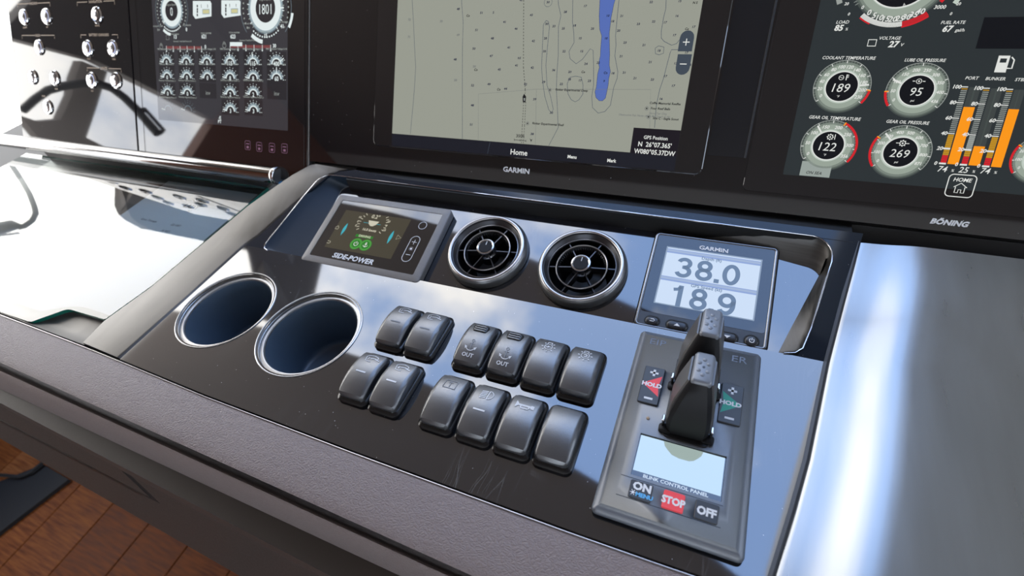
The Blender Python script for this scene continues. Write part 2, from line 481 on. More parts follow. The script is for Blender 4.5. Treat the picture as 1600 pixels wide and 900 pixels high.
# roof edge over the dash, measured from its reflection in the dash (mm, at z=1000)
RE = [(-1760, 545), (-1714, 552), (-1200, 590), (-802, 575), (-490, 545), (-220, 495), (56, 420), (240, 375), (407, 325), (560, 262), (900, 170), (1400, 80), (2000, -20), (2600, -120)]
mb = MB(); out = RE+[(2600, -1060), (-1760, -1060)]
plate_with_holes(out[::-1], [], 1000, 1070, mb, 'ceiling_paint')
o = mb.build('ceiling', None, Matrix.Translation((0, 0, Z0)), 0); tag(o, 'dark brown cabin roof lining over the helm', 'ceiling', None, 'structure')
mb = MB(); mb.box(-1760, 2600, -3400, -1062, 1010, 1070, 'ceiling_pale')
o = mb.build('ceiling', None, Matrix.Translation((0, 0, Z0)), 0); tag(o, 'pale aft part of the cabin roof lining', 'ceiling', None, 'structure')
# port wall: sill below, header above a long slanting side window
def quadslab(mb, pts, t, m, axis=0):
    """polygon pts (3D) thickened along an axis"""
    k = len(pts); d = [0, 0, 0]; d[axis] = t
    V = [tuple(p) for p in pts]+[tuple(p[i]+d[i] for i in range(3)) for p in pts]
    F = [tuple(range(k)), tuple(range(2*k-1, k-1, -1))]+[(j, j+k, (j+1) % k+k, (j+1) % k) for j in range(k)]
    mb.add(V, F, m)
mb = MB()
quadslab(mb, [(-1700, 142, 439), (-1700, -64, 566), (-1700, -480, 695), (-1700, -480, 1000), (-1700, 142, 1000)], -60, 'wall_paint')
o = mb.build('wall_port', None, Matrix.Translation((0, 0, Z0)), 0); tag(o, 'dark header above the port side window', 'wall', None, 'structure')
mb = MB(); quadslab(mb, [(-1700, -490, -850), (-1700, -490, 1000), (-1700, -3400, 1000), (-1700, -3400, -850)], -60, 'mahogany')
o = mb.build('wall_port', None, Matrix.Translation((0, 0, Z0)), 0); tag(o, 'mahogany panelling abaft the port window', 'wall', None, 'structure')
mb = MB(); mb.box(-1760, -1700, -490, 2200, -850, -330, 'wall_paint')
o = mb.build('wall_port', None, Matrix.Translation((0, 0, Z0)), 0); tag(o, 'low wall under the port side window', 'wall', None, 'structure')
mb = MB(); mb.box(2600, 2660, -3400, 300, -850, 200, 'wall_paint'); mb.box(2600, 2660, -3400, 300, 700, 1000, 'wall_paint')
o = mb.build('wall_starboard', None, Matrix.Translation((0, 0, Z0)), 0); tag(o, 'starboard cabin wall with a long window', 'wall', None, 'structure')
mb = MB(); mb.box(-1700, -600, -3400, -3340, -850, 1010, 'mahogany'); mb.box(1500, 2600, -3400, -3340, -850, 1010, 'wall_paint'); mb.box(-600, 1500, -3400, -3340, 700, 1010, 'wall_paint')
o = mb.build('wall_aft', None, Matrix.Translation((0, 0, Z0)), 0); tag(o, 'aft bulkhead with a wide doorway', 'wall', None, 'structure')
# windshield mullions
def bar(name, a, b_, wx, wy, m, label):
    mb = MB(); a = np.array(a, float); b_ = np.array(b_, float)
    mb.loft([[(p[0]-wx/2, p[1]-wy/2, p[2]), (p[0]+wx/2, p[1]-wy/2, p[2]), (p[0]+wx/2, p[1]+wy/2, p[2]), (p[0]-wx/2, p[1]+wy/2, p[2])] for p in (a, b_)], m)
    o = mb.build(name, None, Matrix.Translation((0, 0, Z0)), 0); tag(o, label, 'window frame', None, 'structure'); return o
def refh(px, py, hd):
    d = ray(px, py); d = d/np.linalg.norm(d); P = CAM_C+d*(-CAM_C[2]/d[2]); r = d.copy(); r[2] = -d[2]
    return P+r*(hd/math.hypot(r[0], r[1]))
_pp = [refh(x, y, 1250) for x, y in ((205, 215), (199, 270), (198, 325), (204, 338), (215, 348), (240, 361), (320, 377), (409, 396), (416, 440), (428, 505), (478, 520), (493, 455), (506, 400))]
_pp.append(_pp[-1]+np.array([0, 0, -700.])); _pp.append(_pp[0]+np.array([0, 0, -250.]))
mb = MB(); quadslab(mb, _pp, -70, 'wall_paint')
o = mb.build('trim_1', None, Matrix.Translation((0, 0, Z0)), 0); tag(o, 'wide rounded foot and post between two windshield panes to port', 'window frame', None, 'structure')
mb = MB(); quadslab(mb, [(540, 262, 1000), (640, 1250, 200), (1900, 1250, 200), (1900, 20, 1000)], 60, 'reflection_panel_white', 1)  # added unseen panel: blocks the sky so the pod top mirrors grey
o = mb.build('pod_reflection_panel', None, Matrix.Translation((0, 0, Z0)), 0); tag(o, 'unseen pale raked panel added to starboard to grey the pod reflection', 'window frame', None, 'structure')
# floor: dark subfloor with separate teak planks
FZ = -850
mb = MB(); mb.box(-1760, 2660, -3400, 2200, FZ-60, FZ-22, 'groove')
fl = mb.build('floor', None, Matrix.Translation((0, 0, Z0)), 0); tag(fl, 'teak plank cabin sole', 'floor', None, 'structure')
fd = Frame((0, 0, FZ))
pa = fd.uv(122, 897); pb_ = fd.uv(210, 795); ang = math.atan2(pb_[1]-pa[1], pb_[0]-pa[0])
PWD = 150.0; random.seed(4)
protos = []
for k in range(3):
    mb = MB(); fn = lambda i: [(-520+i, -PWD/2+1.2+i), (520-i, -PWD/2+1.2+i), (520-i, PWD/2-1.2-i), (-520+i, PWD/2-1.2-i)]
    mb.slab(fn, [(0, -20), (0, -1.5), (1.5, 0)], 'teak_%s' % 'abc'[k]); protos.append(mb)
pm = {}
ca, sa = math.cos(ang), math.sin(ang)
cc = fd.uv(150, 850)
for row in range(-9, 10):
    for col in range(-2, 2):
        k = random.randrange(3)
        uu = col*1042+(row % 3)*347; vv = row*PWD
        X = pa[0]+uu*ca-vv*sa; Y = pa[1]+uu*sa+vv*ca
        if not (-1700 < X < -50 and -900 < Y < 700): continue
        if k not in pm:
            o = protos[k].build('teak_plank', fl, None, 0); pm[k] = o.data
        else:
            o = bpy.data.objects.new('teak_plank', pm[k]); link(o, fl)
        o.location = (X/1000, Y/1000, FZ/1000); o.rotation_euler = (0, 0, ang)

# ================================================================== HELM CONSOLE (leather, fascia)
def edge(pts, z):
    (a, b_) = [unz(q, z) for q in pts]
    k = (b_[1]-a[1])/(b_[0]-a[0]); return lambda x: a[1]+k*(x-a[0])
def unz(q, z):
    d = ray(*q); P = CAM_C+d*((z-CAM_C[2])/d[2]); return P
XL, XR = -1500, 760
front = [(-1500, -15), (-900, -22), (-464, -27.1), (-304, -29.1), (-238, -30.8), (-109, -34.9), (66, -36.8), (250, -37.1), (325, -36), (440, -33), (600, -26), (760, -18)]
fx = [p[0] for p in front]; fy = [p[1] for p in front]
L0 = lambda x: float(np.interp(x, fx, fy))
L1 = edge([(0, 567), (560, 820)], -4); L2 = edge([(0, 581), (560, 838)], -14); L3 = edge([(0, 608), (560, 870)], -60); L4 = edge([(0, 685), (375, 900)], -250)
console = thing('helm_console', 'taupe leather edged helm console with a dark brown front fascia', 'console', Matrix.Translation((0, 0, Z0)))
xs = list(np.linspace(XL, XR, 40))
def strip(name, prof, m, parent, xs=xs, label=None):
    """prof(x) -> list of (y,z) closed section"""
    mb = MB(); mb.loft([[(x, y, z) for y, z in prof(x)] for x in xs], m)
    o = mb.build(name, parent, None, 40)
    if label: tag(o, label)
    return o
strip('leather_top', lambda x: [(L0(x)-1.2, -3), (L0(x)-2.5, -0.6), (L0(x)-5, -0.3), (L0(x)*.5+L1(x)*.5, 0.6), (L1(x)+9, -1.4), (L1(x)+3, -2.8), (L1(x)+.3, -4.4), (L1(x)+3.0, -5.2), (L1(x)+30, -5.6), (L0(x)-1.2, -6)], 'leather', console)
strip('piping', lambda x: [(L0(x)-2.0+0.55*math.cos(t_), -0.1+0.5*math.sin(t_)) for t_ in np.linspace(0, 2*math.pi, 8, endpoint=False)], 'ring_satin', console, label='thin pinkish metallic edge strip')
strip('shadow_gap', lambda x: [(L1(x)+9, -5.8), (L1(x)+9, -25), (L1(x)+40, -25), (L1(x)+40, -5.8)], 'groove', console)
strip('leather_band', lambda x: [(L2(x)+2.6, -16.5), (L2(x)+1.0, -15.2), (L2(x), -16.2), (L3(x), -58), (L3(x)+1, -60), (L3(x)+24, -60), (L2(x)+12, -40)], 'leather', console)
strip('front_fascia', lambda x: [(L3(x)+2, -60.5), (L3(x)*.98+L4(x)*.02, -62), (L4(x), -249), (L4(x)+2.5, -252), (L4(x)+30, -252), (L4(x)+30, -61)], 'fascia_paint', console)
strip('under_body', lambda x: [(L4(x)+32, -110), (L4(x)+110, -500), (L4(x)+230, -845), (600, -845), (600, -110)], 'groove', console)
# hatch outline on the fascia: panel proud by 1 mm with a dark reveal and bright lower lip
def on_fascia(px, py):
    # plane through three fascia points
    A = np.array([-700, L3(-700), -60.]); B = np.array([-300, L3(-300), -60.]); Cc = np.array([-700, L4(-700), -250.])
    n = np.cross(B-A, Cc-A); n /= np.linalg.norm(n)
    if n[1] > 0: n = -n
    d = ray(px, py); return CAM_C+d*(((A-CAM_C) @ n)/(d @ n)), n
def fasc(x, q, h=0.0):
    a = np.array([x, L3(x), -60.]); b_ = np.array([x, L4(x), -250.]); d = b_-a; n = np.array([0, d[2], -d[1]]); n /= np.linalg.norm(n)
    return a+d*q+n*h
def fasc_px(px, py):
    v = np.array([-500., .5])
    for _ in range(40):
        def pj(v):
            q = (fasc(v[0], v[1])-CAM_C) @ CR; return np.array([800+F_PX*q[0]/-q[2], 450-F_PX*q[1]/-q[2]])
        r = pj(v)-np.array([px, py]); J = np.stack([(pj(v+np.array([1., 0]))-pj(v)), (pj(v+np.array([0, .001]))-pj(v))/.001], 1)
        st = np.linalg.solve(J, -r); m_ = max(abs(st[0])/150, abs(st[1])/.2, 1); v = v+st/m_
    return v
def hatch_part(name, pts, h0, h1, m, lab=None):
    P = [fasc_px(*q) for q in pts]; k = len(P)
    V = [tuple(fasc(x, q, h1)) for x, q in P]+[tuple(fasc(x, q, h0)) for x, q in P]
    mb = MB(); mb.add(V, [tuple(range(k)), tuple(range(2*k-1, k-1, -1))]+[(j, j+k, (j+1) % k+k, (j+1) % k) for j in range(k)], m)
    o = mb.build(name, console, None, 0)
    if lab: tag(o, lab)
hatch_part('hatch_reveal', [(-60, 580), (0, 609.5), (134, 674.5), (250, 786), (222, 772), (0, 656.5), (-60, 625)], -3, 0.5, 'groove')
hatch_part('storage_hatch', [(-60, 583), (0, 613), (132, 678), (236, 776), (0, 653), (-60, 622)], -2, 1.2, 'fascia_paint')
hatch_part('hatch_lip', [(-60, 623.2), (0, 654.2), (228, 772.0), (222, 772.5), (0, 656.8), (-60, 625.6)], -2, 1.5, 'brushed_insert', 'thin bright lower lip')

# ================================================================== DASH PANEL
dash = thing('dash_panel', 'gloss black dusty dash panel with cup holders, switches and an instrument recess', 'dashboard', Matrix.Translation((0, 0, Z0)))
CUPS = [(-174.9, 57.7), (-58.1, 56.1)]
# left edge meets the brushed rail, right edge runs up to the brushed pod
low = [(-237.5, L0(-237.5)), (-109, L0(-109)), (66, L0(66)), (250, L0(250)), (325, L0(325)), (357.5, L0(357.5)), (361, -20), (376.8, 48.6), (391.5, 149), (-234.2, 149)]
mb = MB(); plate_with_holes(low, [circle(cx, cy, 51.5)[::-1] for cx, cy in CUPS], -3, 0, mb, 'gloss_black')
mb.build('lower_plate', dash, None, 30)
# raised surround on PG with the recess opening
def arc_pts(c, r, a0, a1, n): return [(c[0]+r*math.cos(math.radians(a0+(a1-a0)*i/n)), c[1]+r*math.sin(math.radians(a0+(a1-a0)*i/n))) for i in range(n+1)]
def lerp(a, b_, n): return [(a[0]+(b_[0]-a[0])*i/n, a[1]+(b_[1]-a[1])*i/n) for i in range(n)]
# outer lip of the recess (PG coordinates): front left, up the left side, corner, back, corner, down the right side
OUT = [(-197, -0.9), (-203.5, 1.0), (-205.5, 5.0)]+lerp((-205.5, 9), (-188.5, 95), 6)+arc_pts((-166, 98), 20.5, 172, 96, 6)+lerp((-160, 118.6), (362, 116.3), 16)+arc_pts((372, 97.5), 19.0, 80, 2, 6)+lerp((391, 92), (378.5, 14), 6)+[(376, 7.5), (371, 2.5), (363, 0.3)]
OUT = [g17(p) for p in OUT]
INN = [(-151.8, 0.0), (-151.8, 1.0), (-151.8, 5.0)]+lerp((-151.9, 9), (-153.4, 98), 6)+arc_pts((-144, 107), 10.5, 172, 96, 6)+lerp((-138, 117.6), (300, 116.0), 16)+arc_pts((374, 94.0), 13.0, 80, 2, 6)+lerp((386, 90), (362.5, 14), 6)+[(361, 8), (360, 4), (359, 0.0)]
# bring the back edge of the tray round to its measured fall on the right
INN = [(x, y-max(0, (x-230))*0.085 if (y > 100 and x > 230) else y) for x, y in INN]
assert len(OUT) == len(INN)
sur = [(-234.2, 0), ]+[tuple(PG.uv(*q)) for q in [(405, 368), (440, 337), (480, 302), (512, 276), (530, 268), (556, 265.5)]]+[(-60, 124.5), (200, 125.5), (413, 125.3), (392, 0)]
ring_pts = [(-234.2, 0)]+sur[1:-1]+[(391.5, 0), (376, 0)]+[p for p in OUT[::-1] if p[1] > 0.0 and p[0] > 0][0:0]; print('surround back', g17((413, 125.3)), g17((200, 125.8)))
# polygon: outside edge then back along the lip
poly = [(-234.2, 0)]+[(-205, 0)]+OUT[2:-2]+[(373, 0), (391.5, 0)]+[g17((413, 125.3)), g17((200, 125.8)), g17((-60, 125.0))]+sur[1:7][::-1]
gloss_dusty('surround_black', (0.008, 0.013, 0.022, 1), 0.08, 1.38, 0.8, False)
mb = MB(); plate_with_holes(poly, [], -2.5, 0, mb, 'surround_black')
o = mb.build('recess_surround', dash, None, 0)
o.matrix_basis = Matrix.Translation((0, 0.149, 0)) @ Matrix.Rotation(PG.a, 4, 'X')
# flared wall of the recess
rings = []
nO = [PG.p(u, v_, 0.6) for u, v_ in OUT]; nI = [PT.p(u, v_, 0.2) for u, v_ in INN]
prof = [(0.0, 0.0), (0.03, 0.10), (0.09, 0.25), (0.3, 0.45), (0.6, 0.68), (0.85, 0.9), (1.0, 1.0)]
for tx, tz in prof:
    r = []
    for a, b_ in zip(nO, nI):
        q = a+(b_-a)*tx; q[2] = a[2]+(b_[2]-a[2])*tz; r.append(q)
    rings.append(r)
def wallpart(i0, i1, m, name):
    mb = MB(); mb.loft([r[i0:i1] for r in rings], m, False, False, False); return mb.build(name, dash, None, 45)
nn_ = len(OUT)
wallpart(0, nn_-17, 'satin_insert', 'recess_wall')
tag(wallpart(nn_-18, nn_, 'brushed_insert', 'recess_wall'), 'brushed gunmetal flare at the right end')
# bright bead round the lip
mb = MB(); mb.tube([PG.p(u, v_, 0.5) for u, v_ in OUT], 0.7, 'satin_chrome', 6); tag(mb.build('lip_bead', dash, None, 60), 'fine metallic lip')
# tray floor
mb = MB(); tl = [(-152.5, -3)]+INN[3:-3]+[(359.5, -3)]
plate_with_holes(tl, [circle(76.1, 53.9, 33)[::-1], circle(179.9, 53.0, 33)[::-1]], -3, 0, mb, 'tray_black')
o = mb.build('instrument_tray', dash, None, 0); o.matrix_basis = Matrix.Translation((0, 0.1486, -0.0086)) @ Matrix.Rotation(PT.a, 4, 'X')
# dark back-fill under the dash so nothing shows through the gaps
mb = MB(); mb.box(-236, 370, -30, 148, -95, -90, 'groove'); mb.box(-236, 440, 150, 285, -60, -50, 'groove'); mb.box(-140, 405, 256, 300, -40, 36, 'groove')
mb.build('dash_backing', dash, None, 0)

# side rail (left)
rail = thing('side_rail', 'brushed metal rail between the chart table and the black dash panel', 'trim', Matrix.Translation((0, 0, Z0)))
mb = MB()
lr = [(-304.5, -27.8), (-310, 2), (-300.5, 60), (-299.0, 149)]; rr_ = [(-239, -30), (-238, 2), (-236, 60), (-235.2, 149)]
rings = []
for (lx, ly), (rx, ry) in zip(lr, rr_):
    rings.append([(lx+4, ly, -6), (lx, ly, -1.5), (lx+1.2, ly, 0.2), (lx+3, ly, 0.6), (rx-4, ry, 0.6), (rx-1.5, ry, 0.3), (rx, ry, -1.5), (rx-2, ry, -6)])
up_l = [PG.uv(*q, 0.6) for q in [(385, 322), (420, 297), (455, 273), (483, 257.5), (492, 256), (500, 257.5), (512, 259.5)]]
up_r = [PG.uv(*q, 0.6) for q in [(405, 367), (440, 336), (480, 301), (510, 276), (518, 270.5), (530, 266.5), (545, 264.5)]]
for a, b_ in zip(up_l, up_r):
    la = a[0]; lb = b_[0]
    P = lambda u, v_, h: tuple(PG.p(u, v_, h))
    rings.append([P(la+3, a[1], -30), P(la, a[1], -1.5), P(la+1.2, a[1], 0.2), P(la+3, a[1], 0.6), P(lb-4, b_[1], 0.6), P(lb-1.5, b_[1], 0.3), P(lb, b_[1], -1.5), P(lb-2, b_[1], -6)])
mb.loft(rings, 'brushed_rail'); mb.build('rail_body', rail, None, 50)

# right pod
pod = thing('armrest_pod', 'broad brushed metal pod bulging beside the dash panel on the right', 'console', Matrix.Translation((0, 0, Z0)))
mb = MB(); rings = []
ys = [-36, -15, 20, 60, 100, 149, 185, 215, 245, 258]
def podz(y): return 0 if y < 149 else (y-149)*math.tan(PG.a)
for k, y in enumerate(ys):
    xe = np.interp(y, [-36, 48.6, 149, 258], [360, 379, 394, 410])
    zb = podz(y)*0.95; s_ = 1.0
    sec = [(0.8, -8), (0.8, 0.8), (1.6, 1.5), (4, 2.2), (10, 3.2), (16, 4.4), (21, 6.0), (26, 8.2), (31, 10.7), (36, 12.8), (40, 13.9), (45, 14.7), (52, 15.1), (66, 15.2), (110, 15.3), (200, 15.5), (420, 15.5), (420, -20)]
    lift = 1.0 if y < 200 else 1.0-0.75*(y-200)/58
    rings.append([(xe+dx, y if y < 270 else y, zb+(dz*lift if dz > 0 else dz)) for dx, dz in sec])
mb.loft(rings, 'brushed_pod'); mb.build('pod_body', pod, None, 60)
mb = MB(); mb.loft([[(np.interp(y, [-36, 48.6, 149, 258], [360, 379, 394, 410])+dx-1.2, y, podz(y)*.97+dz) for dx, dz in ((-1.5, -3), (-1.5, 0.6), (0.6, 1.2), (2.2, 0.6), (2.2, -3))] for y in ys], 'key_dark')
tag(mb.build('edge_gasket', pod, None, 0), 'dark seam strip along the panel edge')

# ================================================================== CHART TABLE
table = thing('chart_table', 'chart tray set low beside the dash under a glass lid', 'table', Matrix.Translation((0, 0, Z0)))
mb = MB(); mb.box(-900, -314, -20, 292, -34, -30, 'tray_grey'); mb.build('tray_floor', table, None, 0)
mb = MB(); mb.box(-314, -309, 6, 292, -30, -7, 'tray_grey'); mb.box(-900, -309, 286, 292, -30, -7, 'tray_grey'); mb.build('tray_wall', table, None, 0)
mb = MB()
def scoop(x):
    k = max(0, min(1, (x+420)/40)) if x < -380 else 1.0
    k = k*(1 if x < -330 else 1)
    return k
rings = []
for x in np.linspace(-900, -303, 60):
    d = 0 if x < -425 else (math.sin(min(1, (x+425)/60)*math.pi/2))
    d *= 1
    y0 = L0(x)+0.5
    rings.append([(x, y0, -12), (x, y0, -1.2-1*d), (x, y0+2+3*d, -1.0-4*d), (x, y0+6+8*d, -2-6*d), (x, y0+14+14*d, -7-0.5*d), (x, y0+20+22*d, -7), (x, y0+22+24*d, -30)])
mb.loft(rings, 'brushed_rail'); tag(mb.build('front_trim', table, None, 60), 'brushed trim with a finger scoop')
glass = thing('glass_lid', 'clear glass lid with a green edge reflecting white sky beside the brushed rail', 'glass', Matrix.Translation((0, 0, Z0)))
gp = [(-900, L0(-900)+1.2), (-464, L0(-464)+1.2), (-410, -25.5), (-404, -24.5), (-381, -1), (-377, 1.8), (-372, 3), (-313, 4.2), (-310.3, 5.2), (-300.5, 64), (-299.5, 149), (-299.5, 235), (-299.5, 262), (-900, 262)]
gp2 = gp[::-1]
mb = MB(); mb.add([(x, y, 0) for x, y in gp], [tuple(range(len(gp)))], 'clear_glass')
mb.build('glass_sheet', glass, None, 0, False)
k = len(gp)
mb = MB()
tk = -4.5
V = [(x, y, 0.0) for x, y in gp]+[(x, y, tk) for x, y in gp]
mb.add(V, [(j, j+1, j+1+k, j+k) for j in range(k-1)], 'teal_glass_edge'); tag(mb.build('ground_edge', glass, None, 0), 'green ground edge of the glass')
paper = thing('paper_sheet', 'white sheet with a ship emblem and the word LADY lying under the glass lid', 'paper', Frame((0, 0, -29.5)).mat(-553, 276))
mb = MB(); mb.box(0, 217, -297, 0, 0, 0.4, 'paper'); mb.build('sheet', paper, None, 0)
D = Draw(Frame((0, 0, -29.5)), -553, 276, 0.45)
m_ = 'print_dark'
D.ptext(300, 323, 'LADY', 7.5, m_, bold=0.05, shear=0.1, sx=1.15)
D.ptext(294, 330, 'M', 6, m_, bold=0.0, shear=0.8, sx=1.3)
D.line([D.q(284, 315), D.q(334, 321)], 0.6, m_); D.line([D.q(283, 313), D.q(305, 316)], 0.5, m_)
D.poly([D.q(299, 312), D.q(306, 311.6), D.q(318, 314.5), D.q(313, 315.5), D.q(303, 314.5)], m_)
D.line([D.q(290, 310), D.q(300, 311)], .5, m_); D.line([D.q(310, 309), D.q(318, 311)], .5, m_)
D.text(D.q(308, 317.5), 'YACHT', 3.0, m_, sx=1.6)
D.build('emblem', paper); D = Draw(Frame((0, 0, -29.5)), -553, 276, 0.45)
D.ptext(233, 344, 'Gross Tonnage', 4.2, m_, shear=0.1)
D.build('lettering', paper); D = Draw(Frame((0, 0, -29.5)), -553, 276, 0.45)
D.ptext(275, 352, '122 GRT', 4.2, m_, shear=0.1)
D.build('lettering', paper); D = Draw(Frame((0, 0, -29.5)), -553, 276, 0.45)
D.ptext(215, 356, 'Net Tonnage', 4, m_, shear=0.1); D.build('lettering', paper); D = Draw(Frame((0, 0, -29.5)), -553, 276, 0.45); D.ptext(259, 361, '36 NRT', 4, m_, shear=0.1)
D.build('lettering', paper)
# chrome tube along the back of the table
TZ = 12.5; TY = 262.0
tube = thing('chrome_tube', 'long polished chrome tube with a round end cap along the back of the chart table', 'tube', Matrix.Translation((0, TY/1000, Z0+TZ/1000)))
_d = ray(437, 275); _p = CAM_C+_d*((TY-CAM_C[1])/_d[1]); XE = float(_p[0])
print('tube end', _p)
tube.matrix_world = Matrix.Translation((0, TY/1000, Z0+_p[2]/1000))
R_T = 11.0
def xl(mb, prof, m, n=40):
    mb.loft([[(x, r*math.cos(2*math.pi*j/n), r*math.sin(2*math.pi*j/n)) for j in range(n)] for r, x in prof], m)
mb = MB(); xl(mb, [(R_T, -1300), (R_T, XE-6)], 'dark_chrome'); mb.build('tube_body', tube, None, 60)
mb = MB(); xl(mb, [(R_T+.5, XE-7), (R_T+1.4, XE-6), (R_T+1.4, XE-4.2), (R_T+.3, XE-3.8), (R_T+.3, XE-3.0), (R_T+1.4, XE-2.6), (R_T+1.4, XE-.6), (R_T+.6, XE), (R_T-1, XE+.1), (R_T-1, XE-.5)], 'chrome'); mb.build('end_cap', tube, None, 50)
mb = MB(); xl(mb, [(R_T-.9, XE-1), (R_T-.9, XE-.35)], 'vent_body'); tag(mb.build('cap_disc', tube, None, 50), 'brushed cap disc')
mb = MB(); mb.loft([[(x, 3.5+r*math.cos(2*math.pi*j/16), -6.0+r*math.sin(2*math.pi*j/16)) for j in range(16)] for r, x in [(2.2, XE-1), (2.2, XE+1.2), (1.6, XE+1.8)]], 'chrome'); mb.build('set_screw', tube, None, 50)
mb = MB(); mb.loft([[(x, -4+4*math.cos(2*math.pi*j/16), -8.2+1.6*math.sin(2*math.pi*j/16)) for j in range(16)] for x in (XE-.4, XE+.1)], 'blue_print'); tag(mb.build('blue_tab', tube, None, 0), 'small blue tab')

# ================================================================== DISPLAY CONSOLE FACE
face = thing('display_console', 'glossy black display console face standing behind the dash', 'console', PB.mat(0, 0, 0))
def panel(name, x0, x1, v0, v1, m='face_black', h0=-12, h1=0.0, ch=0.8, lab=None):
    mb = MB(); fn = lambda i: [(x0+i, v0+i), (x1-i, v0+i), (x1-i, v1-i), (x0+i, v1-i)]
    mb.slab(fn, [(0, h0), (0, h1-ch), (ch, h1)], m); o = mb.build(name, face, None, 0)
    if lab: tag(o, lab)
    return o
panel('face_panel', -544.5, -217, 22, 332)
panel('face_panel', -213.5, 1250, 50, 332)
panel('trim_strip', -561, -546, 22, 332, 'glass_face', -12, -1.0, 0.6)
panel('edge_strip', -216.6, -214.6, 40, 332, 'vent_body', -12, -0.6, 0.3)
panel('inlay_strip', 274.5, 306.5, 97, 332, 'bezel_black', -6, 0.25, 0.1)
panel('edge_strip', 307.2, 309.0, 97, 332, 'key_dark', -6, 0.4, 0.15)
mb = MB(); mb.box(-885, 1250, 24, 332, -40, -12.5, 'groove'); mb.build('back_box', face, None, 0)
mb = MB(); mb.box(-885, 1250, 24, 48, -12.5, -6, 'groove'); mb.build('lower_reveal', face, None, 0)
# lower face strip under the bottom line of the console (shadow gap to the dash)
D = Draw(PB, 0, 0, 0.0); D.L(1)
D.ptext(806.5, 266, 'GARMIN', 7.5, 'print_white', bold=0.03, sx=1.12)
D.build('maker_lettering', face); D = Draw(PB, 0, 0, 0.0); D.L(1)
D.ptext(1484, 348, 'BÖNING', 8, 'print_white', bold=0.05, shear=0.25, sx=1.1)
D.build('maker_lettering', face); D = Draw(PB, 0, 0, 0.0); D.L(1)
D.ptext(342, 222, 'BÖNING', 4, 'print_white', bold=0.04, sx=1.1)
D.build('maker_lettering', face)

# ---------------------------------------------------------------- screen colours
for nme, c in dict(s_map=(150, 153, 142), s_line=(75, 85, 98), s_num=(28, 34, 62), s_txt=(22, 24, 28), s_deep=(84, 108, 178), s_edge=(45, 55, 90), s_grey=(112, 116, 116), s_bar=(24, 26, 36), s_box=(22, 18, 27),
                   s_key=(62, 72, 84), s_white=(222, 224, 220), s_soft=(150, 156, 152), s_bg=(40, 47, 50), s_black=(6, 10, 18), s_red=(206, 30, 40), s_orange=(250, 150, 18), s_yell=(190, 140, 30),
                   s_g0=(188, 200, 190), s_g1=(150, 162, 150), s_g2=(120, 131, 122), s_g3=(92, 102, 96), s_g4=(66, 74, 72), s_tile=(150, 160, 155), s_slot=(60, 66, 66), s_lbg=(56, 55, 60), s_lbox=(44, 42, 46), s_lglow=(150, 168, 176), s_lglow2=(96, 108, 116),
                   s_lwhite=(225, 235, 235), s_lred=(120, 60, 55), s_lpink=(130, 95, 120), s_cream=(205, 200, 150), s_spbg=(66, 62, 50), s_cyan=(60, 170, 185), s_green=(38, 120, 38), s_green2=(70, 150, 60), s_beige=(200, 195, 175),
                   s_ghost=(92, 92, 88), s_lcd=(196, 210, 226), s_lcdfr=(128, 142, 158), s_lcdbar=(128, 146, 190), s_lcdnum=(88, 106, 128), s_hband=(70, 84, 110), s_hl=(150, 165, 190)).items():
    screen_mat(nme, rgb(*c), strength=1.0)

screen_mat('s_hlcd', rgb(158, 176, 172), ior=2.2)
# ================================================================== CHARTPLOTTER
cp = thing('chartplotter', 'large black touchscreen showing a pale nautical chart with a blue channel', 'display', PB.mat(0, 0, 0))
mb = MB(); fn = rrect(273-(-110), 252, 7, (273-110)/2, 78+252/2)
mb.slab(fn, [(0, 0), (0, 2.0), (0.8, 2.6)], 'glass_face'); mb.build('glass_bezel', cp, None, 30)
D = Draw(PB, 0, 0, 2.62)
MX0, MX1, MV0, MV1 = -82.4, 247.6, 93.6, 299.0
D.L(1); D.rect(MX0, MV0, MX1, MV1, 's_map'); D.rect(MX0, 79.5, MX1, 93.4, 's_bar'); D.build('map_screen', cp)
D = Draw(PB, 0, 0, 2.62)
def qq(pts, off=(0, 0), s=1.0): return [D.q(x/s+off[0], y/s+off[1]) for x, y in pts]
A3 = (560, 0); s3 = 2.857
D.L(2)
